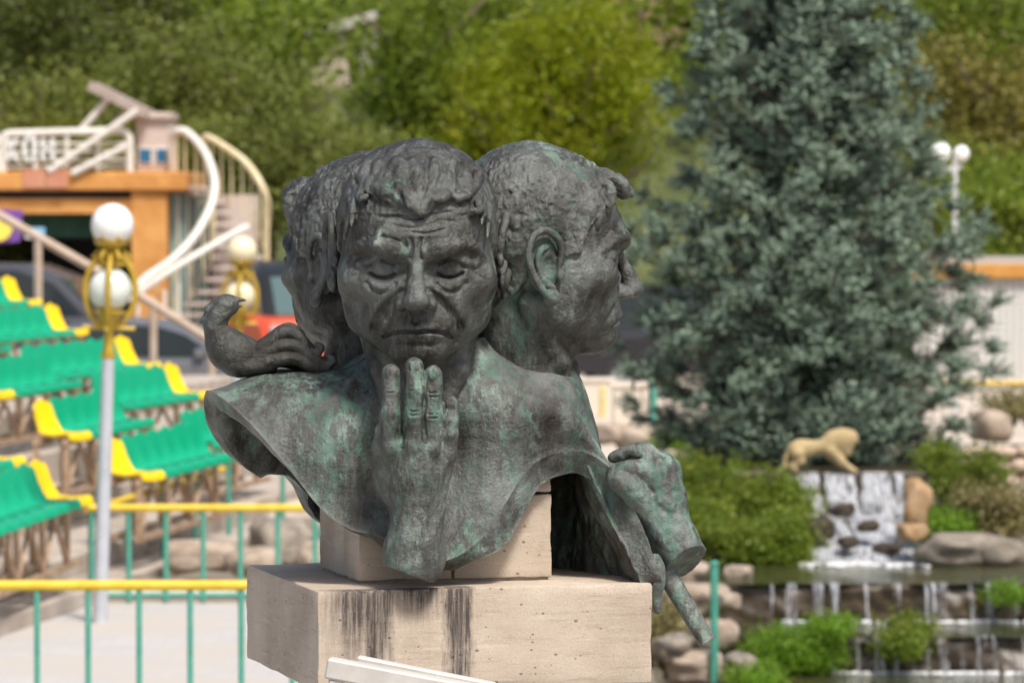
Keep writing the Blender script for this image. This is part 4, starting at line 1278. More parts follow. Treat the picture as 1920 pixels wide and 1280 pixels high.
rk = [
 (375, 1045, 34.0, 82, 36, 'long rounded pinkish boulder behind the middle posts of the far railing', M_rock),
 (255, 1035, 35.5, 50, 28, 'grey brown boulder just right of the pole of the nearer lamp', M_rock2),
 (530, 1010, 35.5, 62, 55, 'large grey boulder seen left of the pedestal through the railing', M_rock2),
 (470, 1060, 33.6, 46, 30, 'pale boulder beside the left top corner of the pedestal', M_rock),
 (590, 1045, 34, 44, 34, 'tan boulder touching the left side of the pier blocks', M_rock),
 (300, 1105, 33.1, 70, 22, 'flat dark boulder low behind the far kerb', M_rock2),
 (430, 1110, 33.0, 60, 20, 'low brown stone at the foot of the far railing', M_rock2),
 (1148, 815, 50, 32, 24, 'rounded beige boulder right of the mantle shoulder', M_rock),
 (1213, 822, 50, 42, 22, 'flat beige boulder above the bronze fist', M_rock),
 (1275, 790, 48, 48, 36, 'brownish grey boulder under the left skirt of the spruce', M_rock2),
 (1250, 865, 44, 36, 20, 'pink boulder just right of the bronze fist', M_rock),
 (1328, 885, 42, 26, 18, 'small pale boulder in the green bush', M_rock),
 (1866, 800, 42, 44, 32, 'rough pink boulder below the white tiled wall', M_rock),
 (1722, 945, 35.2, 26, 46, 'upright orange brown rock right of the upper waterfall', M_amber),
 (1712, 1000, 34.9, 30, 20, 'small orange rock at the foot of the upright one', M_amber),
 (1540, 992, 35.3, 24, 24, 'dark wet boulder splitting the upper waterfall on the left', M_wet),
 (1630, 985, 35.3, 20, 14, 'grey wet boulder in the middle of the waterfall', M_wet),
 (1592, 1018, 35.1, 18, 12, 'low wet rock in the lower cascade', M_wet),
 (1790, 1030, 34.9, 70, 34, 'wide brown boulder at the right edge of the upper pool', M_rock2),
 (1880, 1035, 34.9, 50, 32, 'brown boulder by the right edge above the long weir', M_rock2),
 (1290, 1075, 33.0, 40, 24, 'pale stone right of the staff end', M_rock),
 (1385, 1075, 33.8, 30, 16, 'whitish flat stone between bush and upper pool', M_rock),
 (1320, 1125, 32.4, 52, 30, 'pink block stone above the hanging staff tip', M_rock),
 (1275, 1180, 31.8, 44, 34, 'tan stone beside the right edge of the pedestal', M_rock),
 (1345, 1195, 31.6, 42, 30, 'pinkish stone right of the staff tip', M_rock),
 (1300, 1250, 31.2, 56, 34, 'large tan stone at the bottom right of the pedestal', M_rock),
 (1250, 1130, 32.0, 34, 26, 'brown stone just right of the mantle tail', M_rock2),
 (1262, 1215, 31.2, 40, 26, 'dark stone low at the right edge of the pedestal', M_rock2),
 (1365, 1130, 32.2, 26, 20, 'small pink stone left of the long weir', M_rock),
 (1385, 1245, 30.8, 34, 20, 'small tan stone at the bottom edge left of the lime clump', M_rock2),
 (1580, 955, 36.2, 22, 18, 'small wet rock under the upper fall', M_wet),
 (1668, 1035, 35.2, 24, 16, 'small wet rock low in the cascade', M_wet),
 (1450, 920, 36.3, 30, 40, 'dark wet rock at the left end of the waterfall lip', M_wet),
]
for (px, py, d, a, b_, lab, m_) in rk: rock(px, py, d, a, b_, lab, m_)

# ------------------------------------------------------------------ cascade: rock face, weirs, pools, falling water
M_water = mat('pool_water', (0.03, 0.04, 0.018), 0.08)
b = NB(M_water)
b.color(b.mix(b.step(b.noise(0.9, 4), .4, .65), (0.035, 0.042, 0.016), (0.075, 0.070, 0.028)))
b.normal(b.bump(b.noise(14, 3, .6, b.mapping((1, 3, 1))), .35, .03))
def pool(x0, x1, y0, y1, z, name):
    nx, ny = 40, 10
    X, Y = np.meshgrid(np.linspace(x0, x1, nx), np.linspace(y0, y1, ny))
    Z = z + .004 * np.sin(X * 9 + Y * 4)
    I = np.arange(X.size).reshape(X.shape)
    F = np.stack([I[:-1, :-1], I[:-1, 1:], I[1:, 1:], I[1:, :-1]], -1).reshape(-1, 4)
    tag(link(name, np_mesh(name, np.stack([X, Y, Z], -1).reshape(-1, 3), F, True), M_water), kind='structure')
pool(1.5, 5.2, 33.05, 35.6, .085, 'upper_pool')
pool(1.5, 6.6, 31.75, 33.06, -.20, 'middle_pool')
pool(1.5, 7.2, 18.6, 31.76, -.46, 'lower_pool')
pool(1.9, 4.4, 36.95, 38.2, .70, 'stream')
def rock_wall(name, x0, x1, y, z0, z1, m, th=.3, seed=1, slope=0.0, label=None):
    nx = int((x1 - x0) / .04); nz = 14
    X, T = np.meshgrid(np.linspace(x0, x1, nx), np.linspace(0, 1, nz))
    Zv = z1 + (z0 - z1) * T
    P = np.stack([X, y - slope * T ** 2 + 0 * X, Zv], -1).reshape(-1, 3)
    dd = sinnoise(P * np.array([1, .3, 1]), [(1.2, .04), (3, .03), (8, .015)], seed)
    P[:, 1] -= np.abs(dd) * 1.2
    V = P.reshape(nz, nx, 3)
    back = V[0:1].copy(); back[..., 1] = y + th
    backb = V[-1:].copy(); backb[..., 1] = y + th
    V = np.concatenate([back, V, backb]); n0 = V.shape[0]
    I = np.arange(n0 * nx).reshape(n0, nx)
    F = np.stack([I[:-1, :-1], I[1:, :-1], I[1:, 1:], I[:-1, 1:]], -1).reshape(-1, 4)
    o = link(name, np_mesh(name, V.reshape(-1, 3), F, True), m)
    return tag(o, label, 'weir')
rock_wall('weir', 1.55, 5.6, 33.12, -.5, .075, M_wet, .25, 4, .02, 'long brown stone weir with thin white falls below the upper pool')
rock_wall('weir', 1.55, 7.0, 31.82, -.8, -.205, M_wet, .25, 5, .02, 'lower brown stone weir at the bottom right corner')
rock_wall('cascade_rock', 1.95, 4.3, 37.0, -.3, .69, M_wet, 1.2, 6, 1.75, 'dark wet rock face under the upper waterfall')['category'] = 'rock face'
M_fall = mat('falling_water', (0.62, 0.64, 0.68), 0.35)
b = NB(M_fall)
al = b.step(b.noise(1, 6, .8, b.mapping((60, 8, 1.9))), .42, .64)
trn = b.n('ShaderNodeBsdfTransparent'); mx = b.n('ShaderNodeMixShader')
b.L(al, mx.inputs[0]); b.L(trn.outputs[0], mx.inputs[1]); b.L(b.b.outputs[0], mx.inputs[2]); b.L(mx.outputs[0], b.out.inputs['Surface'])
def water_mat(name, col, lo, hi):
    m = mat(name, col, 0.3); b = NB(m)
    al = b.step(b.noise(1, 5, .75, b.mapping((48, 5, 2.4))), lo, hi)
    trn = b.n('ShaderNodeBsdfTransparent'); mx = b.n('ShaderNodeMixShader')
    b.L(al, mx.inputs[0]); b.L(trn.outputs[0], mx.inputs[1]); b.L(b.b.outputs[0], mx.inputs[2]); b.L(mx.outputs[0], b.out.inputs['Surface'])
    return m
M_fall2 = water_mat('thin_falling_water', (0.74, 0.76, 0.80), .44, .78)
def strands(name, items, label, m=M_fall, cat='waterfall'):
    """items: (x, w, [(y,z)...], w_end)"""
    r = np.random.default_rng(len(items)); mb = MB()
    for (x, w_, path, we, xe) in items:
        p = bez(path, 10); n = len(p); k = 5
        vs = []
        for i, (y, z) in enumerate(p):
            t = i / (n - 1); ww = w_ + (we - w_) * t; xc = x + (xe - x) * t
            for j in range(k):
                q = j / (k - 1) - .5
                vs.append((xc + q * ww + r.normal() * .006, y - .02 - .03 * cos(q * pi) - abs(r.normal()) * .006, z))
        fs = [(i * k + j, (i + 1) * k + j, (i + 1) * k + j + 1, i * k + j + 1) for i in range(n - 1) for j in range(k - 1)]
        mb.add(vs, fs)
    o = mb.build(name, m, None, True)
    return tag(o, label, cat, None, 'stuff')
rs = random.Random(4)
items = []
for (p0, p1, dens) in ((1448, 1505, 8), (1512, 1545, 4), (1555, 1600, 8), (1622, 1690, 12)):
    for i in range(dens):
        px = rs.uniform(p0, p1); x = (px - 960) * 36.9 / FPX
        zl = 3 + (390 - rs.uniform(945, 985)) * 36 / FPX
        items.append((x, rs.uniform(.03, .09), [(36.97, .715), (36.84, .66), (36.66, .52), (36.45, zl)], rs.uniform(.05, .13), x + rs.uniform(-.03, .06)))
strands('waterfall', items, 'white veils of water falling below the stone lion')
items = []
for (pa, pb, w0, n_) in ((1515, 1550, .05, 4), (1565, 1590, .05, 5), (1600, 1625, .05, 5), (1650, 1655, .07, 4), (1655, 1705, .16, 9), (1700, 1745, .04, 5), (1560, 1640, .06, 10), (1625, 1690, .05, 16), (1530, 1560, .05, 8), (1600, 1650, .06, 12)):
    for i in range(n_):
        x = (pa + rs.uniform(-14, 14) - 960) * 36.2 / FPX; xe = (pb + rs.uniform(-22, 26) - 960) * 35.0 / FPX
        z0 = 3 + (390 - rs.uniform(965, 1015)) * 35.7 / FPX
        items.append((x, w0 * rs.uniform(.6, 1.2), [(36.3, max(z0, .30)), (35.9, max(z0, .30) - .05), (35.4, .21), (35.0, .09)], w0 * rs.uniform(1.2, 2.4), xe))
strands('cascade', items, 'foaming lower cascade running over rocks into the upper pool')
M_foam = mottled('foam', (0.62, 0.65, 0.67), (0.9, 0.9, 0.9), 14, .6, bump=.6, bdist=.02)
def foam(x0, x1, y, z, n, lab, wy=.10):
    mb = MB(); r = random.Random(int(x0 * 100 + y))
    V = []; 
    for i in range(n):
        x = r.uniform(x0, x1); s = r.uniform(.012, .038)
        mb.lathe([(s * .3, -.02), (s, 0), (s * .8, s * .28), (s * .3, s * .42)], x, y - abs(r.gauss(0, wy)), z, 8)
    tag(mb.build('foam', M_foam, None, True), lab, 'foam', None, 'stuff')
foam(2.35, 3.62, 34.95, .085, 90, 'white foam where the waterfall meets the upper pool', .12)
foam(2.1, 5.0, 32.98, -.20, 240, 'line of white foam at the foot of the long weir', .035)
foam(2.1, 6.0, 31.70, -.46, 240, 'line of white foam at the foot of the lowest weir', .03)
def weir_falls(y, zt, zb, spots, lab):
    items = []
    for (px, wpx) in spots:
        for q in range(max(1, int(wpx / 13))):
            x = (px + rs.uniform(-.5, .5) * wpx - 960) * y / FPX
            items.append((x, rs.choice([.012, .02, .03, .07, .10]), [(y + .03, zt + .012), (y - .05, zt), (y - .10, zt - .1), (y - .11, zb)], rs.uniform(.03, .07), x + rs.uniform(-.02, .02)))
    strands('weir_fall', items, lab, M_fall2)
weir_falls(33.0, .09, -.2, [(1442, 14), (1486, 26), (1545, 50), (1575, 30), (1632, 22), (1678, 14), (1745, 44), (1760, 26), (1822, 22), (1852, 18), (1905, 22), (1940, 20)], 'separate white trickles falling over the long weir')
weir_falls(31.7, -.19, -.46, [(1560, 14), (1612, 20), (1640, 26), (1680, 16), (1730, 20), (1772, 30), (1800, 16), (1850, 18), (1872, 22), (1912, 20)], 'separate white trickles falling over the lowest weir')

# ------------------------------------------------------------------ stone lion
d0 = 36.9
f = Field((1455, -30, -895), (1640, 36, -785), 1.6)
def PL(x, y, Y=0): return (x, Y, -y)
f.ell(PL(1503, 838), (30, 15, 20), 0)
f.ell(PL(1545, 834), (34, 14, 15), 10)
f.ell(PL(1572, 822), (30, 17, 24), 10)
f.ell(PL(1588, 818), (24, 16, 22), 8)
f.ell(PL(1602, 814), (12, 10, 13), 6)
f.cap(PL(1604, 815), PL(1611, 822), 7, 5, 4)
f.ell(PL(1590, 840), (14, 11, 16), 8)
for (Y, dx) in ((-8, 0), (8, -8)):
    f.chain([PL(1560 + dx, 842, Y), PL(1580 + dx, 862, Y), PL(1600 + dx, 878, Y), PL(1609 + dx, 882, Y)], [12, 8, 5.5, 4.5], 5)
    f.chain([PL(1493 + dx, 848, Y), PL(1498 + dx, 862, Y), PL(1482 + dx, 874, Y), PL(1490 + dx, 882, Y)], [14, 9, 6, 4.5], 5)
f.chain([PL(1476, 838), PL(1468, 856), PL(1466, 874)], [4, 3.4, 4], 3)
for i in range(60):
    a = rs.uniform(0, 6.28); q = rs.uniform(.5, 1)
    x = 1582 + 22 * cos(a) * q; y = 822 + 22 * sin(a) * q; Y = rs.choice([-1, 1]) * 16 * (1 - q * .6)
    f.cap(PL(x, y, Y), PL(x - 7, y + 7, Y * .9), 3.2, 1.5, 2)
for s_ in (-1, 1):
    f.ell(PL(1594, 800, s_ * 7), (4, 3, 4), 2)
V, Qd = f.mesh()
V2 = np.stack([(V[:, 0] - 1540) * d0 / FPX, V[:, 1] * d0 / FPX, (V[:, 2] + 887) * d0 / FPX], 1)
o = link('stone_lion', np_mesh('stone_lion', V2, Qd, True), mottled('sand_stone', (0.36, 0.27, 0.13), (0.47, 0.36, 0.19), 9, .8, bump=.4))
o.location = W(1540, 887, d0); o.scale = (.93, .93, .93); tag(o, 'small yellow stone lion striding above the waterfall in front of the spruce', 'statue')
mb = MB(); mb.box(2.75, 37.25, .62, 1.7, .7, .20, 0, .03)
tag(mb.build('waterfall_slab', M_wet), 'dark slab that the stone lion stands on at the waterfall lip', 'slab')

# ------------------------------------------------------------------ bushes
def bush(px, py, d, rpx, hpx, m, label, seed, n=7000, size=.045, name='bush', nl=13, cat='bush', dy=.35):
    base = W(px, py + hpx, d); x, y, z = base
    rx = rpx * d / FPX; rz = hpx * d / FPX
    rr = random.Random(seed); e = empty(name, base, 0, label, cat, 'bushes around the pools')
    mb = MB()
    for i in range(7):
        a = rr.uniform(0, 6.28); e1 = Vector((cos(a) * rx * .6, sin(a) * dy * .6, rz * 1.3))
        mb.tube([(0, 0, -.05), e1 * .5, e1], [.02, .014, .006], 5)
    mb.build('stem', M_bark, e)
    lobes = [(0, 0, rz * .85, rx * .66, dy * .8, rz * .72)]
    for i in range(nl):
        a = rr.uniform(0, 6.28)
        k_ = rr.uniform(.16, .40); lobes.append((cos(a) * rx * rr.uniform(.5, .85), sin(a) * dy * .7, rz * rr.uniform(.4, 1.6), rx * k_, dy * k_, rz * k_ * 1.2))
    link('foliage', leaf_cloud('foliage', lobes, int(n * .8), size, seed, 26, 2.0), m, e)
    tw = MB(); rq = random.Random(seed + 5)
    for i in range(60):
        a = rq.uniform(0, 6.28); q = rq.uniform(.3, 1.0)
        p0 = Vector((cos(a) * rx * q * .8, sin(a) * dy * q * .7, rz * rq.uniform(.4, 1.2)))
        tw.tube([p0, p0 + Vector((cos(a) * rx * .22, sin(a) * .05, rz * rq.uniform(.35, .8)))], .0035, 3, False)
    tw.build('twigs', m, e)
    return e
bush(1330, 910, 37.0, 90, 72, L_bush, 'loose green bush behind the bronze fist', 1)
bush(1420, 940, 36.2, 95, 70, L_bush, 'yellowish green bush left of the upper waterfall', 2, 9000)
bush(1400, 1020, 35.0, 110, 55, L_bush, 'low green bush at the left edge of the upper pool', 3, 9000)
bush(1300, 980, 35.6, 60, 60, L_bush, 'green bush just right of the cut bronze forearm', 4, 6000)
bush(1470, 1000, 35.2, 50, 60, L_bush, 'leafy bush overhanging the left of the cascade', 44, 6000)
bush(1260, 830, 46, 40, 35, L_lime, 'small lime green bush between the boulders above the fist', 45, 2500)
bush(1810, 900, 36.4, 80, 70, L_bush, 'green bush right of the upper waterfall', 5, 8000)
bush(1880, 960, 36.0, 90, 66, L_dry, 'dry greenish brown bush at the right edge of the picture', 6, 8000)
bush(1770, 990, 35.4, 50, 38, L_lime, 'small lime green plant beside the orange rocks', 7, 3000)
bush(1475, 1210, 31.6, 110, 62, L_lime, 'dense bright green ground cover mound at the bottom right of the pedestal', 8, 16000, .03)
bush(1410, 1265, 30.6, 55, 30, L_lime, 'small lime clump at the bottom edge', 9, 4000, .03)
bush(1560, 1175, 31.7, 50, 26, L_lime, 'low green clump at the left end of the middle pool', 10, 3500, .03)
bush(1700, 1195, 31.6, 42, 40, L_bush, 'grassy tuft growing on the lowest weir', 11, 4000, .04)
bush(1885, 1108, 32.8, 34, 24, L_lime, 'small fern on the right part of the long weir', 12, 2000, .03)
bush(1250, 1190, 31.6, 26, 70, L_dry, 'dark grassy bush right behind the pedestal corner', 13, 4000)
bush(1900, 760, 44, 60, 30, L_dry, 'dry weeds below the yellow rail of the white wall', 14, 3000)

# ------------------------------------------------------------------ stone wall right
mb = MB()
wl = empty('stone_wall', W(1880, 1010, 38.2), 0, 'rough wall of pinkish stones right of the spruce', 'wall')
M_wallstone = mottled('wall_stone', (0.48, 0.36, 0.27), (0.60, 0.48, 0.38), 3, .85, bump=.5, bdist=.03)
stone_me = [rock_mesh(60 + i, .10) for i in range(4)]
for m_ in stone_me: m_.materials.append(M_wallstone)
z_ = .03; rw = 0
while z_ < .78:
    x_ = -.45 + rs.uniform(0, .1); hh = rs.uniform(.12, .17)
    while x_ < .75:
        ww = rs.uniform(.16, .32)
        o = link('stone', stone_me[rs.randrange(4)], None, wl)
        o.location = (x_ + ww / 2, rs.uniform(-.02, .02), z_ + hh / 2); o.scale = (ww * .54, .16, hh * .55)
        x_ += ww
    z_ += hh; rw += 1
mb = MB(); mb.box(.15, .14, .36, 1.2, .14, .8); mb.build('core', M_rock2, wl)

# white tiled wall with orange beam
twl = empty('tiled_wall', W(1860, 770, 52), 0, 'white tiled wall with an orange top beam at the right edge', 'wall')
S52 = 52 / FPX
mb = MB(); mb.box(.1, .1, 165 * S52, 320 * S52, .16, 250 * S52); mb.build('wall_core', mat('grout', (0.42, 0.41, 0.38), .9), twl)
mt = MB(); mt.box(0, 0, 0, 11 * S52, .02, 11 * S52, 0, .004); tme = mt.mesh('tile'); tme.materials.append(mottled('white_tile', (0.66, 0.64, 0.60), (0.74, 0.72, 0.69), 4, .45, bump=0))
for i in range(16):
    for j in range(16):
        o = link('tile', tme, None, twl); o.location = ((-115 + i * 13 + 6) * S52, .012, (60 + j * 12.2) * S52)
mb = MB(); mb.box(.1, .06, 262 * S52, 330 * S52, .3, 26 * S52, 0, .01); mb.build('beam', mottled('orange_paint', (0.55, 0.24, 0.04), (0.62, 0.32, 0.08), 5, .6), twl)
mb = MB(); mb.tube([(-.9, -.12, 52 * S52), (1.2, -.12, 52 * S52)], .03, 8); mb.build('rail', mat('yellow_rail', (0.62, 0.42, 0.03), .5), twl)

# ------------------------------------------------------------------ twin globe lamp on the right
M_globe = mat('opal_globe', (0.86, 0.86, 0.84), 0.25)
M_globec = mat('cream_globe', (0.84, 0.74, 0.50), 0.25)
M_pole = mottled('grey_pole', (0.40, 0.42, 0.46), (0.50, 0.52, 0.56), 6, .5, bump=0)
d = 60; s6 = d / FPX
lr = empty('street_lamp', W(1790, 790, d), 0, 'pale twin headed globe lamp at the right above the white wall', 'lamp', 'globe street lamps')
mb = MB(); mb.tube([(0, 0, 0), (0, 0, 495 * s6)], .04, 10); mb.tube([(-.2, 0, 478 * s6), (0, 0, 470 * s6), (.09, 0, 480 * s6)], .03, 8); mb.build('pole', mottled('pale_pole', (.55, .55, .54), (.62, .62, .62), 4, .5), lr)
def globe(x, y, z, r, m, par, name='globe', squash=1.0):
    mb = MB(); mb.lathe([(max(.001, r * sin(pi * i / 16)), -r * squash * cos(pi * i / 16)) for i in range(17)], x, y, z, 24, False)
    return mb.build(name, m, par, True)
globe(-27 * s6, 0, 504 * s6, 19 * s6, M_globe, lr); globe(12 * s6, 0, 502 * s6, 15 * s6, M_globe, lr)

# ------------------------------------------------------------------ ornate lamps on the left
M_gold = mottled('gold_paint', (0.42, 0.27, 0.02), (0.55, 0.38, 0.05), 10, .42, .2, bump=.1)
def ornate(px0, py0, d, gm, label, tilt):
    s = 31 / FPX          # designed in nearer-lamp pixels
    e = empty('street_lamp', W(px0, py0, d), 0, label, 'lamp', 'globe street lamps')
    e.rotation_euler = (0, tilt, 0)
    zc = 0
    mb = MB(); mb.tube([(0, 0, 0), (0, 0, 500 * s)], [.055, .045], 12); mb.build('pole', M_pole, e, True)
    mb = MB()
    mb.lathe([(10 * s, 490 * s), (14 * s, 500 * s), (10 * s, 515 * s), (9 * s, 545 * s), (16 * s, 560 * s), (22 * s, 575 * s), (34 * s, 582 * s), (20 * s, 586 * s), (4 * s, 590 * s)], n=14)
    mb.tube([(-48 * s, 0, 552 * s), (48 * s, 0, 552 * s)], 4.5 * s, 6)
    mb.tube([(0, -48 * s, 552 * s), (0, 48 * s, 552 * s)], 4.5 * s, 6)
    mb.build('bracket', M_gold, e, True)
    for a in (0, pi / 2):
        mb = MB(); pts = []
        for i in range(25):
            q = -pi / 2 + 2 * pi * i / 24
            pts.append((cos(q) * 47 * s * cos(a), cos(q) * 47 * s * sin(a), 622 * s + sin(q) * 70 * s))
        mb.tube(pts, 5.5 * s, 8); mb.build('ring', M_gold, e, True)
    for k in range(6):
        a = k * pi / 3; mb = MB(); pts = [(cos(a) * r_ * s, sin(a) * r_ * s, z_ * s) for r_, z_ in ((8, 668), (26, 672), (34, 684), (24, 696), (14, 690), (10, 700), (22, 712), (34, 722))]
        mb.tube(pts, 4 * s, 6); mb.build('scroll', M_gold, e, True)
    mb = MB(); mb.lathe([(6 * s, 655 * s), (9 * s, 690 * s), (14 * s, 700 * s), (30 * s, 706 * s), (34 * s, 714 * s), (10 * s, 718 * s)], n=14); mb.build('crown_cup', M_gold, e, True)
    globe(0, 0, 624 * s, 40 * s, gm[0], e); globe(0, 0, 744 * s, 40 * s, gm[1], e)
    return e
M_glass = mottled('greenish_globe', (0.62, 0.68, 0.60), (0.78, 0.80, 0.76), 3, .15, bump=0)
ornate(185, 1170, 30.8, (M_glass, M_globe), 'nearer gold and grey ornate lamp with two stacked globes in front of the seats', radians(2.0))
ornate(430, 390 + 3.3 * FPX / 44 + 4, 44, (M_globec, M_globec), 'farther gold ornate lamp with cream globes above the bronze bird', radians(2.6))

# ------------------------------------------------------------------ railings
M_yel = mottled('yellow_paint', (0.66, 0.44, 0.02), (0.76, 0.54, 0.05), 12, .45, bump=.1)
M_teal = mottled('teal_paint', (0.05, 0.27, 0.20), (0.10, 0.36, 0.27), 10, .5, bump=.1)
def railing(p0, p1, n, ztop, zbot, label, off=0.5, rt=.028, rp=.016, lower=True):
    e = empty('railing', (p0[0], p0[1], zbot), 0, label, 'railing', 'yellow and teal railings')
    d = Vector((p1[0] - p0[0], p1[1] - p0[1], 0))
    h = ztop - zbot
    mb = MB(); mb.tube([(0, 0, h), d + Vector((0, 0, h))], rt, 10); mb.build('handrail', M_yel, e, True)
    if lower:
        mb = MB(); mb.tube([(0, 0, .05), d + Vector((0, 0, .05))], rp, 6); mb.build('bottom_rail', M_teal, e)
    pm = MB(); pm.tube([(0, 0, 0), (0, 0, h - rt)], rp, 8); me = pm.mesh('post', True); me.materials.append(M_teal)
    for i in range(n):
        o = link('post', me, None, e); o.location = d * ((i + off) / n)
    return e
x0 = (-29 - 960) * 22.6 / FPX
sp = 96 * 22.6 / FPX
railing((x0 - sp * 3.0, 22.6), (x0 + sp * 7, 22.6), 10, .97 + .03, 0.0, 'nearest railing of yellow top bar and thin teal posts left of the pedestal', 0)
xa = (165 - 960) * 32.3 / FPX; xb = (165 + 70 * 16 - 960) * 32.3 / FPX
railing((xa, 32.3), (xb, 32.3), 16, .73, .02, 'middle railing with a level yellow bar ending at the pier blocks', .07, .030, .020)
xc = (418 - 960) * 37.4 / FPX
railing((xa, 32.3), (xc, 37.4), 4, .71, .02, 'slanting side railing running back towards the seats', .06, .028, .024)
xd = (490 - 960) * 38.5 / FPX
railing((xc, 37.4), (xc + 2.2, 40.5), 5, .80, .02, 'short rear railing right of the farther lamp pole', .1, .024, .022)
for (px, d, top, lab) in ((1340, 31.0, 1060, 'thin faded teal fence post right of the hanging staff'), (1225, 54, 690, 'teal green post between the boulders and the spruce')):
    e = W(px, 0, d); z1 = 3 + (390 - top) * d / FPX
    mb = MB(); mb.tube([(0, 0, -.5 if px > 1300 else 0), (0, 0, z1)], .03 if px > 1300 else .05, 8); mb.lathe([(.0305, z1), (.04, z1 + .01), (.02, z1 + .03)], n=8)
    o = mb.build('fence_post', M_teal, None, True); o.location = (e.x, e.y, 0); tag(o, lab, 'post')

# ------------------------------------------------------------------ grandstand
M_green = mottled('green_plastic', (0.0, 0.30, 0.15), (0.01, 0.38, 0.20), 3, .32, bump=0)
M_yseat = mottled('yellow_plastic', (0.86, 0.58, 0.0), (0.93, 0.66, 0.01), 3, .32, bump=0)
M_rust = mottled('rusty_steel', (0.33, 0.21, 0.13), (0.47, 0.34, 0.23), 8, .75, .1)
M_conc = mottled('old_concrete', (0.34, 0.28, 0.23), (0.48, 0.42, 0.36), 2.5, .9, bump=.4, bdist=.01)
def seat_mesh():
    """moulded seat facing +x; origin at seat-pan centre bottom"""
    prof = [(.235, -.035), (.225, .0), (.19, .012), (.10, .0), (0, -.008), (-.10, .0), (-.165, .03), (-.20, .09), (-.225, .18), (-.25, .28), (-.268, .36)]
    nw = 9; vs = []; top = []
    for side in (0, 1):
        for i, (x, z) in enumerate(prof):
            for j in range(nw):
                q = j / (nw - 1) * 2 - 1
                cup = .028 * q * q if 1 < i < 8 else .012 * q * q
                wv = .198 if i < 7 else .198 - .016 * (i - 6)
                zz = z; xx = x
                if i >= 6: xx += cup
                else: zz += cup
                if i == len(prof) - 1: zz += -.045 * q * q + .012 * math.cos(q * pi * 2)
                if side:
                    if i >= 6: xx -= .022
                    else: zz -= .022
                vs.append((xx, q * wv, zz))
    n = len(prof); fs = []
    for i in range(n - 1):
        for j in range(nw - 1):
            a = i * nw + j; fs.append((a, a + 1, a + nw + 1, a + nw))
            b2 = n * nw + a; fs.append((b2, b2 + nw, b2 + nw + 1, b2 + 1))
    m_ = n * nw
    for j in range(nw - 1):
        fs.append((j, m_ + j, m_ + j + 1, j + 1)); a = (n - 1) * nw + j; fs.append((a, a + 1, m_ + a + 1, m_ + a))
    for i in range(n - 1):
        a = i * nw; fs.append((a, a + nw, m_ + a + nw, m_ + a)); a = i * nw + nw - 1; fs.append((a, m_ + a, m_ + a + nw, a + nw))
    mb = MB(); mb.add(vs, fs)
    return mb
sg = seat_mesh().mesh('seat', True); sg.materials.append(M_green)
sy = seat_mesh().mesh('seat', True); sy.materials.append(M_yseat)
def bench(px0, py0, d0, step, n, yel, label, floor=0.32, dstep=.44):
    """pan front tip of the nearest seat at px0,py0,d0; step px to the next seat"""
    p = W(px0, py0, d0)
    # next seat position
    pn = Vector(((px0 + step - 960) * (d0 + dstep) / FPX, d0 + dstep, p.z))
    dv = pn - p; ang = math.atan2(dv.y, dv.x) - pi / 2        # local +y along the row
    e = empty('seat_bench', (p.x, p.y, floor), ang, label, 'bench', 'rows of plastic stadium seats on steel benches')
    h = p.z - floor; L = dv.length
    for i in range(n):
        o = link('seat', sy if i in yel else sg, None, e); o.location = (-.19, L * i, h + .02); o.scale = (.80, .80, .80); o.rotation_euler = (0, 0, -.36)
        if i in yel: o['label'] = 'yellow plastic seat'
    fr = MB()
    y0, y1 = -.26, L * (n - 1) + .26
    for xx in (-.10, -.36):
        fr.box(xx, (y0 + y1) / 2, h - .03, .05, y1 - y0, .05)
    fr.build('top_rail', M_rust, e)
    fr = MB(); fr.box(-.10, (y0 + y1) / 2, .03, .045, y1 - y0, .045); fr.box(-.36, (y0 + y1) / 2, .03, .045, y1 - y0, .045); fr.build('bottom_rail', M_rust, e)
    lm = MB(); lm.box(0, 0, h / 2 - .0, .045, .045, h - .11); lme = lm.mesh('leg'); lme.materials.append(M_rust)
    dm = MB(); dm.tube([(0, 0, .05), (0, L, h - .06)], .02, 5); dme = dm.mesh('brace'); dme.materials.append(M_rust)
    dm2 = MB(); dm2.tube([(0, 0, h - .06), (0, L, .05)], .02, 5); dme2 = dm2.mesh('brace'); dme2.materials.append(M_rust)
    for i in range(0, n + 1, 2):
        yy = -L * .5 + L * i
        yy = min(max(yy, y0 + .03), y1 - .03)
        for xx in (-.10, -.36):
            o = link('leg', lme, None, e); o.location = (xx, yy, 0)
        if i < n - 1:
            o = link('brace', dme, None, e); o.location = (-.10, yy, 0)
            o = link('brace', dme2, None, e); o.location = (-.10, yy + L, 0)
    return e
def back(px, py, d, step, k, ds=.44):
    """tip position of the seat k places nearer than (px,py,d)"""
    d2 = d - ds * k; return (px - step * k, HORIZ + (py - HORIZ) * d / d2, d2)
bench(*back(180, 942, 32, 27, 8), 27, 9, {8}, 'lowest left row of green seats ending in a yellow seat', .30)
bench(295, 895, 34, 25, 7, {0}, 'row starting with a yellow seat just right of the nearer lamp pole', .34)
bench(425, 835, 38.5, 22, 5, {0} & set(), 'green seats partly hidden behind the left bronze shoulder', .40)
bench(*back(45, 868, 33, 26, 6), 26, 7, {6}, 'row at the left edge of which only the yellow end seat shows', .55)
bench(158, 820, 35.5, 25, 6, {0}, 'second row block with a yellow seat first, left of the lamp pole', .60)
bench(*back(392, 742, 41, 27, 5), 27, 6, {5}, 'green row ending in a yellow seat left of the bronze bird', .80)
bench(14, 742, 37.5, 27, 6, {0}, 'third row green seats at the left edge with a cut yellow seat', .90)
bench(*back(300, 688, 43, 30, 6), 30, 7, {6}, 'green row ending in a yellow seat under the ornate lamp globes', 1.0)
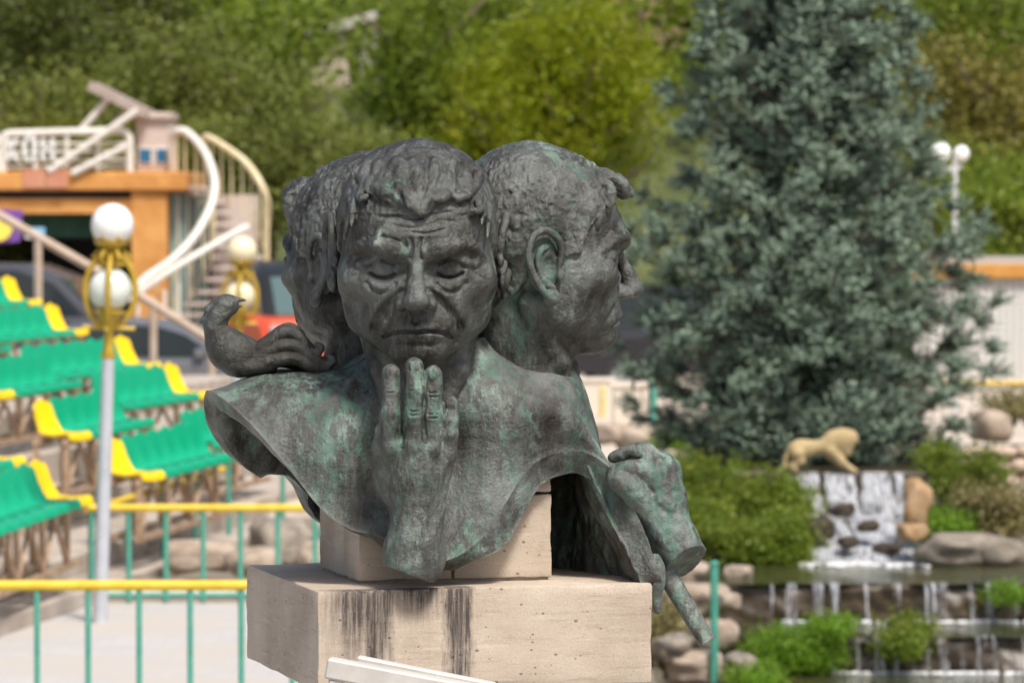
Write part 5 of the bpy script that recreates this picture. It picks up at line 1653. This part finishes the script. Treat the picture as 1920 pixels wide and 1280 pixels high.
bench(*back(166, 624, 46, 28, 7), 28, 8, {7}, 'upper left green row ending in a yellow seat', 1.2)
bench(*back(76, 568, 50, 27, 6), 27, 7, {6}, 'topmost row at the left edge ending in a yellow seat', 1.45)
bench(*back(14, 655, 43.5, 27, 4), 27, 5, set(), 'short green row at the left edge between the upper rows', 1.1)
# stepped concrete stand under the benches, running along the rows
st_dir = Vector((0.17, 1.0, 0)).normalized(); nrm_ = Vector((-st_dir.y, st_dir.x, 0))
a0 = Vector(((-960 - 30) * 29.6 / FPX, 29.6, 0)) - st_dir * 6
gs = empty('grandstand_base', a0, 0, 'stepped grey brown concrete base under the rows of seats', 'grandstand')
for i, (u0, u1, zt) in enumerate(((-.05, .35, .13), (.35, 1.30, .30), (1.30, 2.0, .52), (2.0, 2.9, .80), (2.9, 4.2, 1.05), (4.2, 9, 1.35))):
    c = st_dir * 13 + nrm_ * (u0 + u1) / 2
    mb = MB(); mb.box(0, 0, 0, 26, u1 - u0 - .004, zt, 0, .012)
    o = mb.build('step', M_conc, gs); o.location = (c.x, c.y, zt / 2 - .002); o.rotation_euler = (0, 0, math.atan2(st_dir.y, st_dir.x))
# handrail at the top of the stand
def poly_rail(pts, d, label, m, r=.05, posts=(), name='handrail'):
    P0 = W(*pts[0], d)
    e = empty(name, (P0.x, P0.y, 0), 0, label, 'railing')
    mb = MB(); mb.tube([W(a, b_, d) - Vector((P0.x, P0.y, 0)) for a, b_ in pts], r, 8); mb.build('bar', m, e, True)
    for (px, pt, pb) in posts:
        mb = MB(); mb.tube([W(px, pt, d) - Vector((P0.x, P0.y, 0)), W(px, pb, d) - Vector((P0.x, P0.y, 0))], r * .85, 8); mb.build('post', m, e, True)
    return e
M_beige = mottled('beige_rail', (0.42, 0.31, 0.23), (0.52, 0.42, 0.33), 4, .6)
poly_rail([(-40, 382), (0, 404), (72, 445), (158, 494), (240, 540), (290, 572), (396, 640), (440, 668)], 51.5, 'beige sloping handrail on posts descending behind the upper seats', M_beige, .055, ((72, 448, 575), (287, 570, 705), (396, 642, 740)))

# ------------------------------------------------------------------ concrete slabs behind the far railing
for (px0, px1, py, d, lab) in ((455, 640, 905, 43, 'upper pale concrete slab left of the pier blocks'), (440, 660, 950, 40, 'middle pale concrete slab behind the railing'), (470, 700, 875, 46, 'farthest concrete slab under the hanging mantle')):
    a = W(px0, py, d); b2 = W(px1, py, d)
    mb = MB(); mb.box((b2.x - a.x) / 2, .5, -max(a.z, .05) / 2, b2.x - a.x, 1.2, max(a.z, .05), 0, .02)
    o = mb.build('concrete_slab', mottled('slab_concrete', (.45, .38, .31), (.58, .51, .44), 3, .85)); o.location = (a.x, a.y, max(a.z, .05)); tag(o, lab, 'slab')

# ------------------------------------------------------------------ cars
M_tyre = mat('tyre', (0.02, 0.02, 0.02), .8); M_rim = mat('rim', (0.45, 0.45, 0.46), .3, .8)
M_cglass = mat('car_glass', (0.03, 0.04, 0.045), .06)
def car(loc, rz, paint, label, kind='sedan', sc=1.0, glass=None, top=None):
    e = empty('parked_car', loc, rz, label, 'car', 'cars parked behind the seats')
    Wd = 1.72; hw = Wd / 2
    if kind == 'sedan':
        low = [(-2.1, .35), (-2.14, .62), (-2.0, .86), (-1.2, .93), (1.0, .92), (1.75, .80), (2.1, .60), (2.12, .35)]
        cab = [(-1.75, .90), (-1.15, 1.36), (-.5, 1.44), (.2, 1.42), (.65, 1.28), (1.25, .90)]
    else:
        low = [(-2.15, .42), (-2.2, .75), (-2.15, 1.02), (-1.2, 1.06), (1.05, 1.05), (1.95, .98), (2.15, .75), (2.15, .42)]
        cab = [(-2.08, 1.02), (-1.9, 1.66), (-1.2, 1.76), (.2, 1.74), (.75, 1.55), (1.3, 1.02)]
    def loft(poly, ws):
        vs = []; n = len(poly)
        for (y, f_) in ws:
            for (x, z) in poly:
                zc = .35 if poly is low else poly[0][1]
                vs.append((x * f_[0], y, zc + (z - zc) * f_[1]))
        fs = []
        for k in range(len(ws) - 1):
            for i in range(n):
                j = (i + 1) % n
                fs.append((k * n + i, k * n + j, (k + 1) * n + j, (k + 1) * n + i))
        fs.append(tuple(reversed(range(n)))); fs.append(tuple(range((len(ws) - 1) * n, len(ws) * n)))
        mb = MB(); mb.add(vs, [tuple(reversed(f)) for f in fs]); return mb
    loft(low, [(-hw, (.97, .86)), (-hw + .1, (1, 1)), (hw - .1, (1, 1)), (hw, (.97, .86))]).build('body', paint, e, True)
    loft(cab, [(-hw + .14, (.93, .90)), (-hw + .26, (1, 1)), (hw - .26, (1, 1)), (hw - .14, (.93, .90))]).build('cabin', top or paint, e, True)
    inner_ = [(x * .93 + .0, cab[0][1] + (z - cab[0][1]) * .84 + .02) for x, z in cab]
    for s_ in (-1, 1):
        mb = MB(); y = s_ * (hw - .135)
        mb.prism([(inner_[0][0] + .12, inner_[0][1] + .02)] + inner_[1:-1] + [(inner_[-1][0] - .12, inner_[-1][1] + .02)], y - .012, y + .012); mb.build('window', glass or M_cglass, e)
    mb = MB(); a, b_ = cab[-2], cab[-1]
    mb.add([(a[0] + .02, -hw + .3, a[1] + .01), (a[0] + .02, hw - .3, a[1] + .01), (b_[0] + .03, hw - .3, b_[1] + .03), (b_[0] + .03, -hw + .3, b_[1] + .03),
            (a[0], -hw + .3, a[1] - .02), (a[0], hw - .3, a[1] - .02), (b_[0], hw - .3, b_[1]), (b_[0], -hw + .3, b_[1])],
           [(0, 3, 2, 1), (4, 5, 6, 7), (0, 1, 5, 4), (2, 3, 7, 6), (1, 2, 6, 5), (0, 4, 7, 3)]); mb.build('windscreen', glass or M_cglass, e)
    for sx in (-1.3, 1.32):
        for s_ in (-1, 1):
            mb = MB(); mb.lathe([(.2, -.1), (.3, -.1), (.33, -.06), (.33, .06), (.3, .1), (.2, .1)], n=20, cap=True)
            wv = mb.build('wheel', M_tyre, e, True); wv.location = (sx, s_ * (hw - .08), .33); wv.rotation_euler = (pi / 2, 0, 0)
            mb = MB(); mb.lathe([(.02, .112), (.19, .105), (.2, .09), (.2, -.112), (.02, -.115)], n=16); mb.build('rim', M_rim, wv, True)
    for s_ in (-1, 1):
        mb = MB(); mb.box(2.06 * (1 if kind == 'sedan' else 1.02), s_ * .62, .68 if kind == 'sedan' else .85, .12, .34, .14, 0, .03); mb.build('headlight', M_rim, e)
        mb = MB(); mb.box(.85, s_ * (hw + .03), 1.0, .16, .14, .12, 0, .03); mb.build('mirror', paint, e)
    e.scale = (sc, sc, sc)
    return e
cp = W(330, 790, 60)
car((-5.0, 60, 0), radians(-10), mat('grey_paint', (0.22, 0.23, 0.25), .25, .5), 'dark grey car behind the yellow end seat and the bronze bird')
car((-3.5, 71, 0), radians(-78), mat('red_paint', (0.75, 0.09, 0.03), .3), 'bright red car facing the camera above the back of the bronze bird', 'van', 1.2, mat('teal_glass', (0.08, 0.13, 0.13), .1), mat('black_roof', (.02, .02, .02), .3))
car((-8.6, 62.5, 0), radians(5), mat('black_paint', (0.02, 0.02, 0.025), .2), 'large black car behind the upper seats at the left', 'van')
car((-3.6, 82, 0), radians(4), mat('darkteal_paint', (0.02, 0.025, 0.03), .2), 'dark van behind the red car', 'van')
car((-8.0, 69.5, 0), radians(-12), mat('charcoal_paint', (0.06, 0.062, 0.07), .25), 'charcoal van in front of the dark opening of the orange restaurant', 'van', 1.2)
car((2.9, 68, 0), radians(8), mat('black_paint', (0.02, 0.02, 0.025), .2), 'black car parked behind the left edge of the spruce', 'van')
# small things on the forecourt between bust and spruce
for (px, py, d, w_, h_, mm, nm, lab, cat) in (
    (1182, 800, 56, 66, 76, mottled('cream_block', (.62, .54, .44), (.70, .63, .54), 3, .8), 'stone_planter', 'cream stone block right of the bronze mantle', 'block'),
    (1110, 800, 62, 80, 86, mottled('cream_wall', (.60, .53, .44), (.66, .60, .52), 1, .8), 'low_wall', 'pale low wall seen right of the profile neck', 'wall')):
    a = W(px, py, d); s = d / FPX
    mb = MB(); mb.box(0, .2, h_ * s / 2, w_ * s, .5, h_ * s, 0, .02); mb.box(0, .2, h_ * s + .012, w_ * s + .06, .56, .05, 0, .01)
    o = mb.build(nm, mm); o.location = (a.x, a.y, a.z); tag(o, lab, cat)
    if a.z > .02:
        pass
mb = MB(); mb.tube([(0, 0, 0), (0, 0, .40)], .05, 10); mb.lathe([(.055, .40), (.05, .43), (.01, .46)], n=10)
o = mb.build('bollard', mottled('faded_yellow', (.62, .48, .16), (.7, .58, .28), 6), None, True); o.location = ((1130 - 960) * 61 / FPX, 61, 0.004); tag(o, 'yellow post right of the profile neck', 'bollard')

# ------------------------------------------------------------------ restaurant building with terrace and spiral stair
D = 75.0; S = D / FPX
def X(px): return (px - 960) * S
def Z(py): return CAM_H + (HORIZ - py) * S
M_orange = mottled('orange_brick', (0.52, 0.22, 0.05), (0.68, 0.34, 0.10), 2.2, .75, bump=.3, bdist=.02)
M_redd = mottled('red_stone', (0.50, 0.20, 0.12), (0.58, 0.28, 0.18), 2, .8)
M_cream = mottled('cream_metal', (0.70, 0.66, 0.58), (0.78, 0.74, 0.68), 3, .5, bump=0)
M_ylw = mottled('cream_yellow_metal', (0.70, 0.58, 0.32), (0.78, 0.68, 0.45), 3, .5, bump=0)
M_pink = mottled('pink_plaster', (0.52, 0.42, 0.37), (0.60, 0.51, 0.46), 2, .85)
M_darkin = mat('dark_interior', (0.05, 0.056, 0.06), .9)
M_valance = mottled('green_valance', (0.015, 0.06, 0.045), (0.03, 0.10, 0.07), 2, .8)
M_tglass = mat('teal_panel', (0.28, 0.42, 0.38), .25)
bl = empty('restaurant_building', (X(250), D, 0), 0, 'orange restaurant building with a roof terrace and dark open front at the left', 'building')
def part(name, x0, x1, z0, z1, y0, y1, m, bev=0.0, parent=bl):
    mb = MB(); mb.box((x0 + x1) / 2 - X(250), (y0 + y1) / 2 - D, (z0 + z1) / 2, x1 - x0, y1 - y0, z1 - z0, 0, bev)
    return mb.build(name, m, parent)
part('fascia', -16, X(352), Z(358), Z(322), D - .3, D + 7, M_orange, .03)
for i, (a, b_) in enumerate(((48, 90), (92, 130))): part('fascia_panel', X(a), X(b_), Z(352), Z(318), D - .34, D - .302, M_redd)
part('dark_band', -16, X(250), Z(372), Z(358) - .001, D + .1, D + 7, mat('dark_blue_band', (.02, .03, .06), .5))  # dark blue band set back between fascia and lintel
part('lintel', -16, X(248), Z(401), Z(372) - .001, D - .15, D + .4, M_orange, .01)
part('pillar', X(248) + .001, X(315), 0, Z(358) - .002, D - .2, D + .5, M_orange, .01)
part('pillar', -13.6, -13.0, 0, Z(401) - .002, D - .2, D + .5, M_orange, .01)
part('side_wall', X(315) + .002, X(322), 0, Z(358) - .002, D + .3, D + 7, M_pink)
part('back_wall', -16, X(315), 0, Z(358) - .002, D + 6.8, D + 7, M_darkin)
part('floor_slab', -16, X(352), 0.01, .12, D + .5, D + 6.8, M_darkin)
part('valance', -16, X(247), Z(446), Z(403), D + .5, D + .56, M_valance)
for i in range(4):
    x = X(318) + i * .15
    part('glass_panel', x, x + .12, .1, Z(362), D + .25 + i * .25, D + .29 + i * .25, M_tglass)
    part('mullion', x + .12, x + .15, .1, Z(362), D + .2 + i * .25, D + .3 + i * .25, M_cream)
part('green_screen', X(358) + .02, X(392), .1, Z(372), D + 1.4, D + 1.45, mottled('green_screen', (.05, .16, .10), (.09, .22, .15), 2, .6))
# roof hut
part('hut', X(250), X(315), Z(321), Z(224), D + .6, D + 2, M_pink, .02)
part('hut_cap', X(246), X(318), Z(223), Z(210), D + .5, D + 2.1, M_pink, .02)
for (a, b_) in ((254, 282), (286, 311)):
    w_ = part('window', X(a), X(b_), Z(308), Z(274), D + .57, D + .599, M_cream)
    part('pane', X(a + 3), X(b_ - 3), Z(304), Z(279), D + .55, D + .569, mat('blue_pane', (.03, .14, .28), .2), 0, w_)
# terrace railing with letters
rl = empty('terrace_railing', (X(0), D, Z(322)), 0, 'white terrace railing carrying large white letters above the orange fascia', 'railing')
def rpart(name, pts, r, m=M_cream, n=8):
    o_ = Vector((X(0), D, Z(322)))
    mb = MB(); mb.tube([Vector(p) - o_ for p in pts], r, n); return mb.build(name, m, rl, True)
yr = D - .15
rpart('top_rail', [(X(-90), yr, Z(322)), (X(-90), yr, Z(256)), (X(-84), yr, Z(250)), (X(-78), yr, Z(249)), (X(-12), yr, Z(249)), (X(-5), yr, Z(254)), (X(-3), yr, Z(322))], .06)
rpart('top_rail', [(X(8), yr, Z(322)), (X(8), yr, Z(262)), (X(11), yr, Z(254)), (X(20), yr, Z(251)), (X(120), yr, Z(248)), (X(230), yr, Z(246)), (X(240), yr, Z(250)), (X(245), yr, Z(260)), (X(246), yr, Z(322))], .065)
for py in (271, 286, 302, 314): rpart('mid_rail', [(X(8), yr, Z(py)), (X(246), yr, Z(py - 2))], .022)
for px in (68, 128, 186): rpart('upright', [(X(px), yr, Z(322)), (X(px), yr, Z(250))], .035)
M_letter = mat('white_letters', (.82, .82, .80), .5)
def letter(strokes, px):
    mb = MB(); o_ = Vector((X(0), D, Z(322)))
    for (a, b_) in strokes:
        A_ = Vector((X(px + a[0]), yr - .1, Z(a[1]))) - o_; B_ = Vector((X(px + b_[0]), yr - .1, Z(b_[1]))) - o_
        d_ = (B_ - A_); n_ = Vector((-d_.z, 0, d_.x)).normalized() * .034
        vs = [A_ - n_, A_ + n_, B_ + n_, B_ - n_]; vs = vs + [v + Vector((0, .05, 0)) for v in vs]
        mb.add(vs, [(0, 1, 2, 3), (7, 6, 5, 4), (0, 4, 5, 1), (1, 5, 6, 2), (2, 6, 7, 3), (3, 7, 4, 0)])
    mb.build('letter', M_letter, rl)
T, B = 260, 300; Mi = 280
letter([((0, T), (9, Mi)), ((18, T), (9, Mi)), ((9, Mi), (4, B))], -16)                    # У
letter([((0, T), (0, B)), ((16, T), (2, Mi)), ((2, Mi), (17, B))], 20)                     # К
letter([((4, T), (14, T)), ((14, T), (18, T + 7)), ((18, T + 7), (18, B - 7)), ((18, B - 7), (14, B)), ((14, B), (4, B)), ((4, B), (0, B - 7)), ((0, B - 7), (0, T + 7)), ((0, T + 7), (4, T))], 50)   # О
letter([((0, T), (0, B)), ((18, T), (18, B)), ((0, Mi), (18, Mi))], 84)                    # Н
# tilted canopy with struts, leaning bars
cn = empty('tilted_canopy', (X(250), D, Z(321)), 0, 'tilted brown canopy slab on pale struts above the terrace', 'canopy')
o_ = Vector(cn.location)
mb = MB(); p = [Vector((X(a), 0, Z(b_))) - Vector((o_.x, 0, o_.z)) for a, b_ in ((163, 168), (170, 152), (278, 206), (272, 222))]
mb.prism([(q.x, q.z) for q in p], .1, 1.9); mb.build('slab', mottled('canopy_brown', (.36, .28, .24), (.46, .38, .33), 2, .7), cn)
for (a, b_, c_, e_, yy) in ((200, 185, 148, 246, .3), (232, 200, 192, 246, 1.2), (262, 208, 96, 322, -.32), (243, 274, 140, 326, -.36)):
    mb = MB(); mb.tube([Vector((X(a), yy, Z(b_))) - Vector((o_.x, 0, o_.z)), Vector((X(c_), yy, Z(e_))) - Vector((o_.x, 0, o_.z))], .06, 8); mb.build('strut', M_cream, cn, True)
# spiral stair
sc_ = empty('spiral_stair', (X(400), D, 0), 0, 'pale spiral stair with curved cream handrails right of the restaurant', 'stair')
o_ = Vector(sc_.location)
def curve(pts, r, m, name, dz=0):
    P = bez([(X(a), D + yy, Z(b_)) for a, b_, yy in pts], 40)
    mb = MB(); mb.tube([Vector(p) - o_ for p in P], r, 8); mb.build(name, m, sc_, True)
    return P
outer = curve([(374, 262, .8), (385, 256, .6), (420, 275, .2), (462, 305, -.2), (492, 345, -.5), (505, 385, -.4), (500, 425, 0), (486, 455, .5)], .062, M_ylw, 'outer_handrail')
innr = curve([(321, 320, .5), (321, 262, .4), (330, 246, .3), (352, 250, .2), (382, 282, 0), (402, 325, -.3), (406, 365, -.6), (394, 405, -.9), (368, 450, -1.2), (330, 490, -1.5), (290, 518, -1.7), (265, 545, -1.8)], .075, M_cream, 'inner_handrail')
curve([(262, 560, -1.9), (290, 536, -1.9), (350, 495, -1.7), (440, 440, -1.0), (470, 425, -.8)], .06, M_cream, 'lower_handrail')
bal = MB(); bal.tube([(0, 0, 0), (0, 0, -1.0)], .018, 6); bme = bal.mesh('baluster'); bme.materials.append(M_ylw)
for P, rg in ((outer, range(2, len(outer), 3)), (innr, range(8, len(innr) - 6, 3))):
    for i in rg:
        o = link('baluster', bme, None, sc_); o.location = Vector(P[i]) - o_
# treads following the curve between both handrails
for i in range(16):
    t = i / 15
    a_ = Vector(innr[int(8 + t * (len(innr) - 16))]); b_ = Vector(outer[int(t * (len(outer) - 1))])
    zt = (a_.z) - 1.0
    cpt = Vector((b_.x, b_.y, 0)) - Vector((a_.x, a_.y, 0)); L = max(cpt.length, .3)
    mb = MB(); mb.box(0, 0, 0, L, .30, .05, math.atan2(cpt.y, cpt.x), .008)
    o = mb.build('tread', M_pink, sc_); o.location = Vector(((a_.x + b_.x) / 2, (a_.y + b_.y) / 2, zt)) - o_
mb = MB(); mb.lathe([(.42, 0), (.42, Z(365))], X(432) - o_.x, 1.0, 0, 18); mb.build('core_drum', M_pink, sc_, True)
for px in (276, 300, 325, 350):
    mb = MB(); mb.tube([(X(px) - o_.x, -1.85, 0), (X(px) - o_.x, -1.85, Z(566 - (px - 276) * .55))], .035, 6); mb.build('post', M_cream, sc_, True)
# signs by the black car
mb = MB(); mb.lathe([(.001, -.02), (.20, -.02), (.20, .02), (.001, .02)], n=24, cap=False)
sg_ = empty('round_sign', W(-4, 425, 58), 0, 'round yellow and purple sign cut by the left edge', 'sign')
o = mb.build('disc', mat('sign_yellow', (.80, .66, .10), .5), sg_); o.rotation_euler = (pi / 2, 0, 0)
mb = MB(); mb.prism([(-.2, .26), (.34, .22), (.30, -.20), (-.2, -.26)], .03, .06); mb.build('backing', mat('sign_purple', (.16, .06, .30), .5), sg_)
mb = MB(); mb.tube([(-.1, .05, -.2), (-.1, .05, -3.0)], .03, 8); mb.build('post', M_pole, sg_)
pv = W(66, 437, 66)
bs = empty('blue_sign', pv, 0, 'small light blue and white panel in the dark restaurant front', 'sign')
mb = MB(); mb.box(0, 0, 0, .30, .04, .17, 0, .005); mb.build('panel', mat('sky_blue', (.25, .50, .72), .5), bs)
mb = MB(); mb.box(0, -.024, -.06, .29, .006, .05); mb.build('stripe', M_letter, bs)
mb = MB(); mb.tube([(0, .03, -.08), (0, .03, -pv.z)], .02, 6); mb.build('post', M_pole, bs)

# ------------------------------------------------------------------ ruined wall and peach house on the slope
rw = empty('ruined_wall', W(615, 125, 101), 0, 'broken pale concrete wall among the trees above the bust', 'wall')
s1 = 101 / FPX
M_ruin = mottled('ruin_concrete', (.45, .42, .37), (.58, .54, .48), 1, .85, bump=.4, bdist=.05)
mb = MB(); mb.prism([(-85 * s1, 52 * s1), (-80 * s1, 66 * s1), (0, 74 * s1), (50 * s1, 92 * s1), (92 * s1, 104 * s1), (92 * s1, 88 * s1), (30 * s1, 66 * s1)], -.3, 2.2); mb.build('slab', M_ruin, rw)
mb = MB(); mb.prism([(-36 * s1, -60 * s1), (-32 * s1, 52 * s1), (34 * s1, 60 * s1), (42 * s1, -60 * s1)], 0, 1.2); mb.build('wall_block', mottled('ruin_pink', (.52, .42, .34), (.6, .5, .42), 1, .85), rw)
mb = MB(); mb.prism([(60 * s1, -60 * s1), (62 * s1, 74 * s1), (90 * s1, 84 * s1), (94 * s1, -60 * s1)], 0.2, 1.2); mb.build('wall_block', M_ruin, rw)
hs_ = empty('house', W(1230, 60, 104), 0, 'peach coloured house partly seen at the top between tree and spruce', 'house')
s1 = 104 / FPX
mb = MB(); mb.box(0, 2, .3, 2.2, 4, 3.2); mb.build('wall', mottled('peach_wall', (.62, .42, .27), (.68, .48, .33), 1, .85), hs_)
mb = MB(); mb.prism([(-1.4, 1.9), (0, 2.9), (1.4, 1.9)], -.3, 4.3); mb.build('roof', mottled('roof_brown', (.25, .14, .1), (.32, .19, .14), 2, .8), hs_)
w_ = MB(); w_.box(.1, -.02, .26, .62, .06, .16); ww = w_.build('window', mat('window_frame', (.25, .17, .12), .6), hs_)
w_ = MB(); w_.box(.1, -.055, .26, .54, .01, .1); w_.build('pane', mat('window_glass', (.04, .05, .05), .1), ww)
